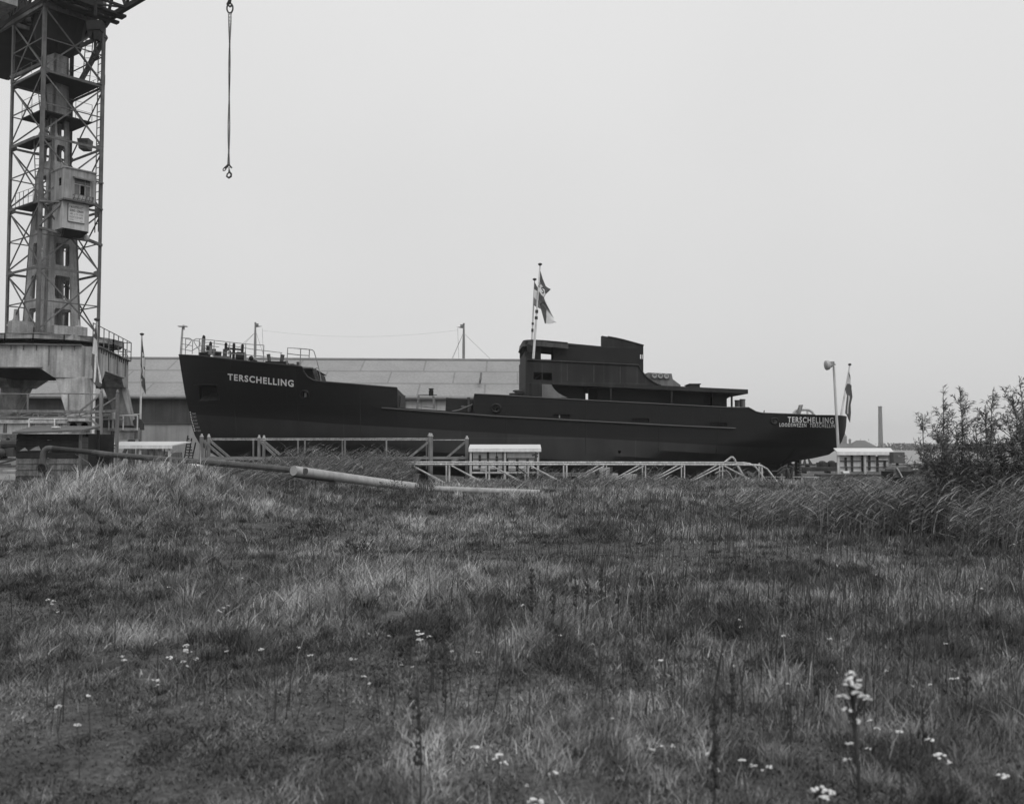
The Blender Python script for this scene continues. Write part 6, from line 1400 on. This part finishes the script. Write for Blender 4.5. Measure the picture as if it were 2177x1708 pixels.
# ================================================================== WILLOW SHRUBS
BARK = gm('willow bark', .09, .3, 8, .9)
def willow(base, tips, label, nleaf, dens=1.0):
    o = thing('willow_shrub', base, label, 'shrub', 'willow shrubs at the right edge'); bm_ = MB(); LP_, LD = [], []
    def stem(a, b, r0, n=7, sway=.12, leaf=True, lv=0):
        pts = []; k = Vector((rng.normal(), rng.normal(), 0))*sway
        for i in range(n+1):
            t = i/n; p = a.lerp(b, t)+k*math.sin(t*math.pi)*.6+Vector((0,0,1))*0; pts.append(p)
        bm_.tube(pts, [r0*(1-.8*i/n) for i in range(n+1)], 5)
        Ls = (b-a).length
        m_ = int(Ls*(60 if lv else 32)*dens)
        for j in range(m_):
            t = (.18 if lv else .3)+(1-(.18 if lv else .3))*rng.random(); i = min(int(t*n), n-1); p = pts[i].lerp(pts[i+1], t*n-i)
            d = (b-a).normalized()*(.6)+Vector((rng.normal()*.55+.18, rng.normal()*.55, rng.normal()*.35)); LP_.append(tuple(p)); LD.append(tuple(d))
        return pts
    for tx in tips:
        pts = stem(Vector(base)+Vector((rng.normal()*.12, rng.normal()*.12, 0)), tx, .022, 9)
        L_ = (tx-Vector(base)).length
        for j in range(int(13*L_)):
            t = .14+.8*rng.random()**.85; i = min(int(t*9), 8); p = pts[i].lerp(pts[i+1], t*9-i); up = (pts[i+1]-pts[i]).normalized()
            e = p+(up*.75+Vector((rng.normal()*.5+.05, rng.normal()*.5, .1)))*(.16+.42*(1-t))*(.7+.6*rng.random()); stem(p, e, .006, 3, .02, True, 1)
    bm_.build('stems', BARK, o)
    p = np.array(LP_); d = np.array(LD); n = len(p); t = .07+.15*rng.random(n)**1.3; t = np.where(rng.random(n) < .12, t+.14, t)
    leafmesh('leaves', p, d, 
        .075+.06*rng.random(n), .012+.009*rng.random(n), t, LEAFM, o); print('willow', n)
def wt(x, y, Y): return P(x, y, Y)
willow(Vector((8.35, 18.6, 0)), [wt(2005,820,18.6), wt(2040,824,18.3), wt(1961,880,18.9), wt(1944,938,18.4), wt(2018,870,19.0), wt(2030,905,18.2), wt(1985,900,18.5), wt(2055,890,18.8), wt(1975,950,18.3), wt(2000,930,18.1), wt(2050,940,18.5)], 'left willow shrub with two tall leafy shoots against the sky', 1)
willow(Vector((9.15, 18.2, 0)), [wt(2111,828,18.2), wt(2075,890,18.5), wt(2095,860,18.0), wt(2105,905,18.4), wt(2068,925,18.2), wt(2085,940,17.9), wt(2120,930,18.2), wt(2060,965,17.9)], 'middle willow shrub with one tall shoot leaning right', 1)
willow(Vector((9.9, 18.0, 0)), [wt(2167,800,18.0), wt(2132,824,18.2), wt(2152,840,17.8), wt(2175,850,18.0), wt(2140,880,18.2), wt(2160,900,17.8), wt(2190,880,18.1), wt(2135,925,18.0), wt(2155,950,17.7), wt(2180,930,18.0), wt(2215,860,18.2)], 'rightmost and tallest willow shrub, cut by the picture edge', 1)

# ================================================================== FLOWERING WEEDS
STEM = gm('dark weed stem', .045, .3, 10, .9); FLW = gm('white flower heads', .62, .15, 30, .85)
def za(x, y): return (.33325*x, 1222.4+.33325*y)
def zm(x, y): return (725.5+.33325*x, 1222.4+.33325*y)
def zr_(x, y): return (1451+.33325*x, 1222.4+.33325*y)
heads = [(za(*p), s) for p, s in [((310,150),.8),((340,160),.8),((325,180),.8),((370,230),.6),((1075,72),.5),((1395,220),.6),((1430,203),.6),((1455,190),.5),((1410,228),.5),((1190,441),1),((1180,472),.9),((1200,482),1),((1080,520),1.1),((790,537),.9),((780,512),.6),((1168,545),.7),((1188,575),.6),((1255,528),.7),((1445,480),.5),((1670,470),.9),((990,663),.9),((1007,697),.7),((560,760),.8),((372,830),.8),((490,945),.9),((1900,457),.6),((1980,505),.7),((2140,225),.4),((1545,15),.5)]]
heads += [(zm(*p), s) for p, s in [((485,352),.9),((505,368),1.1),((560,385),.9),((498,405),1.1),((60,530),.7),((97,533),.6),((145,640),.7),((185,685),.6),((300,382),.5),((178,370),.5),((708,480),.6),((868,486),.6),((1160,187),.7),((1393,378),.6),((1605,435),.5),((2035,538),.8),((1735,907),.5),((850,1088),1.0),((1010,1145),1.5),((1035,1190),1.1),((1355,1255),1.1),((1188,1335),.5),((1235,1430),1.7),((2045,1085),.6),((1985,1105),.6),((2110,1080),.6),((383,568),.4),((455,580),.5)]]
heads += [(zr_(*p), s) for p, s in [((362,280),.6),((373,325),.6),((640,383),.8),((940,400),.7),((1905,83),.6),((332,575),.5),((675,685),.6),((1300,605),.5),((1725,598),.5),((1720,655),.7),((1745,650),.8),((1465,700),.5),((1580,692),.5),((1385,990),.9),((1585,1040),1.0),((1640,1140),1.5),((1700,1185),.8),((2040,1270),1.2),((165,1130),.8),((213,1235),.7),((380,1175),.9),((455,1210),.8),((510,1240),.5),((550,1217),.8),((870,1350),1.4),((930,1370),1.3),((900,1410),1.2)]]
heads += [((2086,1250),.5),((2010,1366),.6),((1862,1220),.5),((1667,1350),.5),((1390,1150),.4),((1766,1358),.4),((110,1278),.4),((2155,1155),.5),((1130,1100),.4),((905,1010),.4)]
used = [False]*len(heads); plants = []
for i, ((x, y), s) in enumerate(heads):
    if used[i]: continue
    g = [i]; used[i] = True; lim = 16+26*(max(y-1200, 0)/500)
    for j in range(i+1, len(heads)):
        (x2, y2), s2 = heads[j]
        if not used[j] and abs(x2-x) < lim and abs(y2-y) < lim: g.append(j); used[j] = True
    plants.append([heads[k] for k in g])
plants.append([(zr_(*p), s) for p, s in [((1065,615),1.1),((1100,650),1.3),((1055,672),1.2),((1095,695),1.2),((1110,740),1.2),((1150,762),1.1),((1175,785),.9),((1028,765),1.4),((1040,850),1.0),((1075,850),.7),((1108,922),1.2),((1065,1065),.8),((1055,1170),.8)]])
plants.append([(zr_(*p), s) for p, s in [((1200,917),.7),((1240,970),.8),((1185,1100),.6)]])
def head_mesh(c, r):
    m = MB(); k = 5+int(5*r/.03)
    for _ in range(min(k, 12)):
        a = rng.random()*6.283; q = rng.random()**.5*r; m.ball(c+Vector((math.cos(a)*q, math.sin(a)*q, -.35*q*q/r+rng.normal()*.002)), r*(.22+.16*rng.random()), 6, (1,1,.6))
    return m
rowsP = {'far': [], 'middle': [], 'near': []}
info = []
for pl in plants:
    ym = min(h[0][1] for h in pl); hz = .20 if ym > 1300 else .24
    if len(pl) > 8: hz = .80
    Y = (CH-hz)*FP/(ym-950); Y = min(Y, 44)
    tops = [P(h[0][0], h[0][1], Y+rng.normal()*.02) for h in pl]; cx = sum(t.x for t in tops)/len(tops)
    if len(pl) > 8: cx += .03
    base = Vector((cx+.02, Y, G(cx, Y))); info.append((pl, tops, base, Y))
special = {}
def band(Y): return 'near' if Y < 6.5 else 'middle' if Y < 11 else 'far'
srt = {b: sorted([k for k, t in enumerate(info) if band(t[3]) == b and len(t[0]) <= 8], key=lambda k: info[k][2].x) for b in ('near','middle','far')}
TENS = ['', 'twenty-', 'thirty-']
def ordw(i): return ORD[i] if i < 20 else 'twenty-'+ORD[i-20] if i < 29 else 'thirtieth' if i == 29 else 'thirty-'+ORD[i-30]
for k, (pl, tops, base, Y) in enumerate(info):
    n = len(pl)
    if n > 8: lab = 'tallest white-flowered weed, many clustered heads on thick dark stem'
    else:
        b = band(Y); i = srt[b].index(k)
        lab = ('small ' if max(h[1] for h in pl) < .75 else 'large-headed ' if max(h[1] for h in pl) > 1.2 else '')+'white-flowered weed with '+('one head' if n == 1 else 'two heads' if n == 2 else 'several heads')+', '+ordw(i)+' from left in the '+b+' grass'
    o = thing('flowering_weed', base, lab, 'flower', 'white-flowered weeds in the meadow')
    m = MB(); hi_ = max(tops, key=lambda v: v.z); r = .0022+.0022*(n > 4)+.004*(n > 8)
    m.tube([base-Vector((0,0,.02)), base.lerp(hi_, .5)+Vector((rng.normal()*.012, 0, 0)), hi_], [r*1.3, r, r*.7], 5)
    for t in tops:
        if t is not hi_: q = base.lerp(hi_, max(.3, min(.9, (t.z-base.z)/(hi_.z-base.z)-.12))); m.tube([q, t], r*.5, 4)
    m.build('stem', STEM, o)
    for (xy, s), t in zip(pl, tops):
        rr = s*.0235*(.6+.4*min(Y/6, 2.2)); head_mesh(t, rr).build('flower_head', FLW, o)
# tall dark dock stalks
stalks = [(zm(1212,-20),zm(1215,285)),(zm(1350,20),zm(1348,310)),(zm(1490,-30),zm(1495,280)),(zm(1655,-40),zm(1660,150)),(zm(1915,-30),zm(1912,240)),(zm(2060,40),zm(2062,230)),(zm(645,180),zm(648,690)),(zm(485,640),zm(505,1310)),(zm(575,300),zm(572,680)),(zm(1985,80),zm(1985,330)),(zm(1570,0),zm(1570,220)),(zm(1860,170),zm(1858,240)),(zm(1765,40),zm(1765,200)),
    (zr_(485,160),zr_(485,300)),(zr_(640,80),zr_(632,350)),(zr_(205,760),zr_(185,1470)),(zr_(1525,770),zr_(1522,1010)),(zr_(1805,560),zr_(1802,780)),(zr_(140,130),zr_(142,230)),(zr_(235,150),zr_(232,320)),(zr_(305,600),zr_(308,820)),(zr_(735,420),zr_(735,490)),(zr_(1385,1100),zr_(1385,1420)),(zr_(860,1150),zr_(870,1360)),(zr_(680,780),zr_(685,940)),(zr_(1235,0),zr_(1235,120)),(zr_(860,640),zr_(862,740)),
    ((1130,1205),(1130,1290)),((1278,1198),(1277,1250)),((1400,1245),(1400,1310)),((945,1395),(945,1500)),((870,1330),(872,1400)),((1520,1480),(1512,1712))]
stalks.sort(key=lambda s: s[0][0])
for k, (t, b) in enumerate(stalks):
    Y = min(1.62*FP/(b[1]-950), 30); tp = P(t[0], t[1], Y); bz = P(b[0], b[1], Y); base = Vector((bz.x, Y, G(bz.x, Y)))
    m = MB(); r = .004+.0003*Y; m.tube([base-Vector((0,0,.02)), base.lerp(tp, .5)+Vector((.01,0,0)), tp], [r, r*.8, r*.5], 5)
    L_ = (tp-base).length
    for j in range(int(L_*55)): u = .35+.62*rng.random(); p = base.lerp(tp, u); m.ball(p+Vector((rng.normal()*.014, rng.normal()*.014, 0)), .005+.0006*Y*rng.random()+.003*rng.random(), 5, (1,1,1.6))
    o = m.build('dock_stalk', STEM, None, loc=base); setp(o, 'dark dry dock stalk standing in the grass, '+ordw(k)+' from the left', 'weed stalk', 'dark dock stalks in the meadow')
# dark leafy weeds
lw = [(330,1010,27,.5,'dark leafy weed on the grass mound below the pipeline'),(250,1012,27.5,.42,'small dark leafy weed beside the shed doorway'),(830,1085,28,.75,'dark bushy weed left of the half buried pale pipe'),(700,1060,30,.45,'low dark weed under the thick pale pipe'),(1215,1080,33,.8,'broad dark weed in front of the pipe trestle'),
      (1465,1062,36,.6,'dark weed below the middle of the pipe trestle'),(1640,1062,36,.7,'dark weed near the bent end of the pipe trestle'),(1500,1080,30,.5,'low dark weed among pale grass right of centre'),(120,1090,26,.4,'small dark weed on the left slope'),(905,1060,33,.5,'small dark weed between the two pale pipes'),(1790,1050,33,.6,'dark weed below the flat trolley'),(1350,1120,22,.35,'small leafy weed in the open field'),
      (690,1150,18,.3,'small dark tussock left of the field centre'),(1130,1090,27,.45,'dark weed just below the end of the buried pipe'),(50,1060,28,.5,'dark weed under the left edge of the shed'),(380,1165,17,.3,'little dark weed at the foot of the grass mound'),(760,1190,15,.35,'upright dark rush tuft left of centre')]
for x, y, Y, h, lab in lw:
    X = P(x, y, Y).x; base = Vector((X, Y, G(X, Y))); o = thing('leafy_weed', base, lab, 'weed', 'dark weeds in the field'); n = int(420*h+120)
    a = rng.random(n)*6.283; rr = rng.random(n)**.6*h*.75; z = rng.random(n)*h*(1-.5*(rr/(h*.75))**2); p = np.stack([X+np.cos(a)*rr, Y+np.sin(a)*rr*.6, base.z+z], -1)
    near = Y < 12
    if near: n = 900; a = rng.random(n)*6.283; rr = rng.random(n)**.7*h*.5; p = np.stack([X+np.cos(a)*rr, Y+np.sin(a)*rr*.6, np.full(n, base.z)], -1)
    d = np.stack([np.cos(a)*.7+rng.normal(size=n)*.3, np.sin(a)*.7, .5+rng.random(n)], -1); leafmesh('leaves', p, d, *((h*(.5+.8*rng.random(n)), .004+.004*rng.random(n), .035+.06*rng.random(n)) if near else (.04+.04*rng.random(n)+.0006*Y, .010+.010*rng.random(n)+.0003*Y, .045+.10*rng.random(n)**2)), LEAFM, o)
    m = MB()
    for j in range(7): t = rng.random()*6.283; m.tube([base-Vector((0,0,.03)), base+Vector((math.cos(t)*h*.3, math.sin(t)*h*.2, h*.85))], [.006,.003], 4)
    m.build('stems', STEM, o)
# ================================================================== HAZE
m = MB(); m.box((0, 790, 15.5), (3300, 1780, 39))
hm = bpy.data.materials.new('haze'); hm.use_nodes = True; t = hm.node_tree; t.nodes.clear(); ou = t.nodes.new('ShaderNodeOutputMaterial'); pv = t.nodes.new('ShaderNodeVolumePrincipled')
pv.inputs['Color'].default_value = (.93,.93,.93,1); pv.inputs['Density'].default_value = .00036; pv.inputs['Anisotropy'].default_value = .2
t.links.new(pv.outputs[0], ou.inputs['Volume']); o = m.build('haze', hm, None); setp(o, kind='stuff')
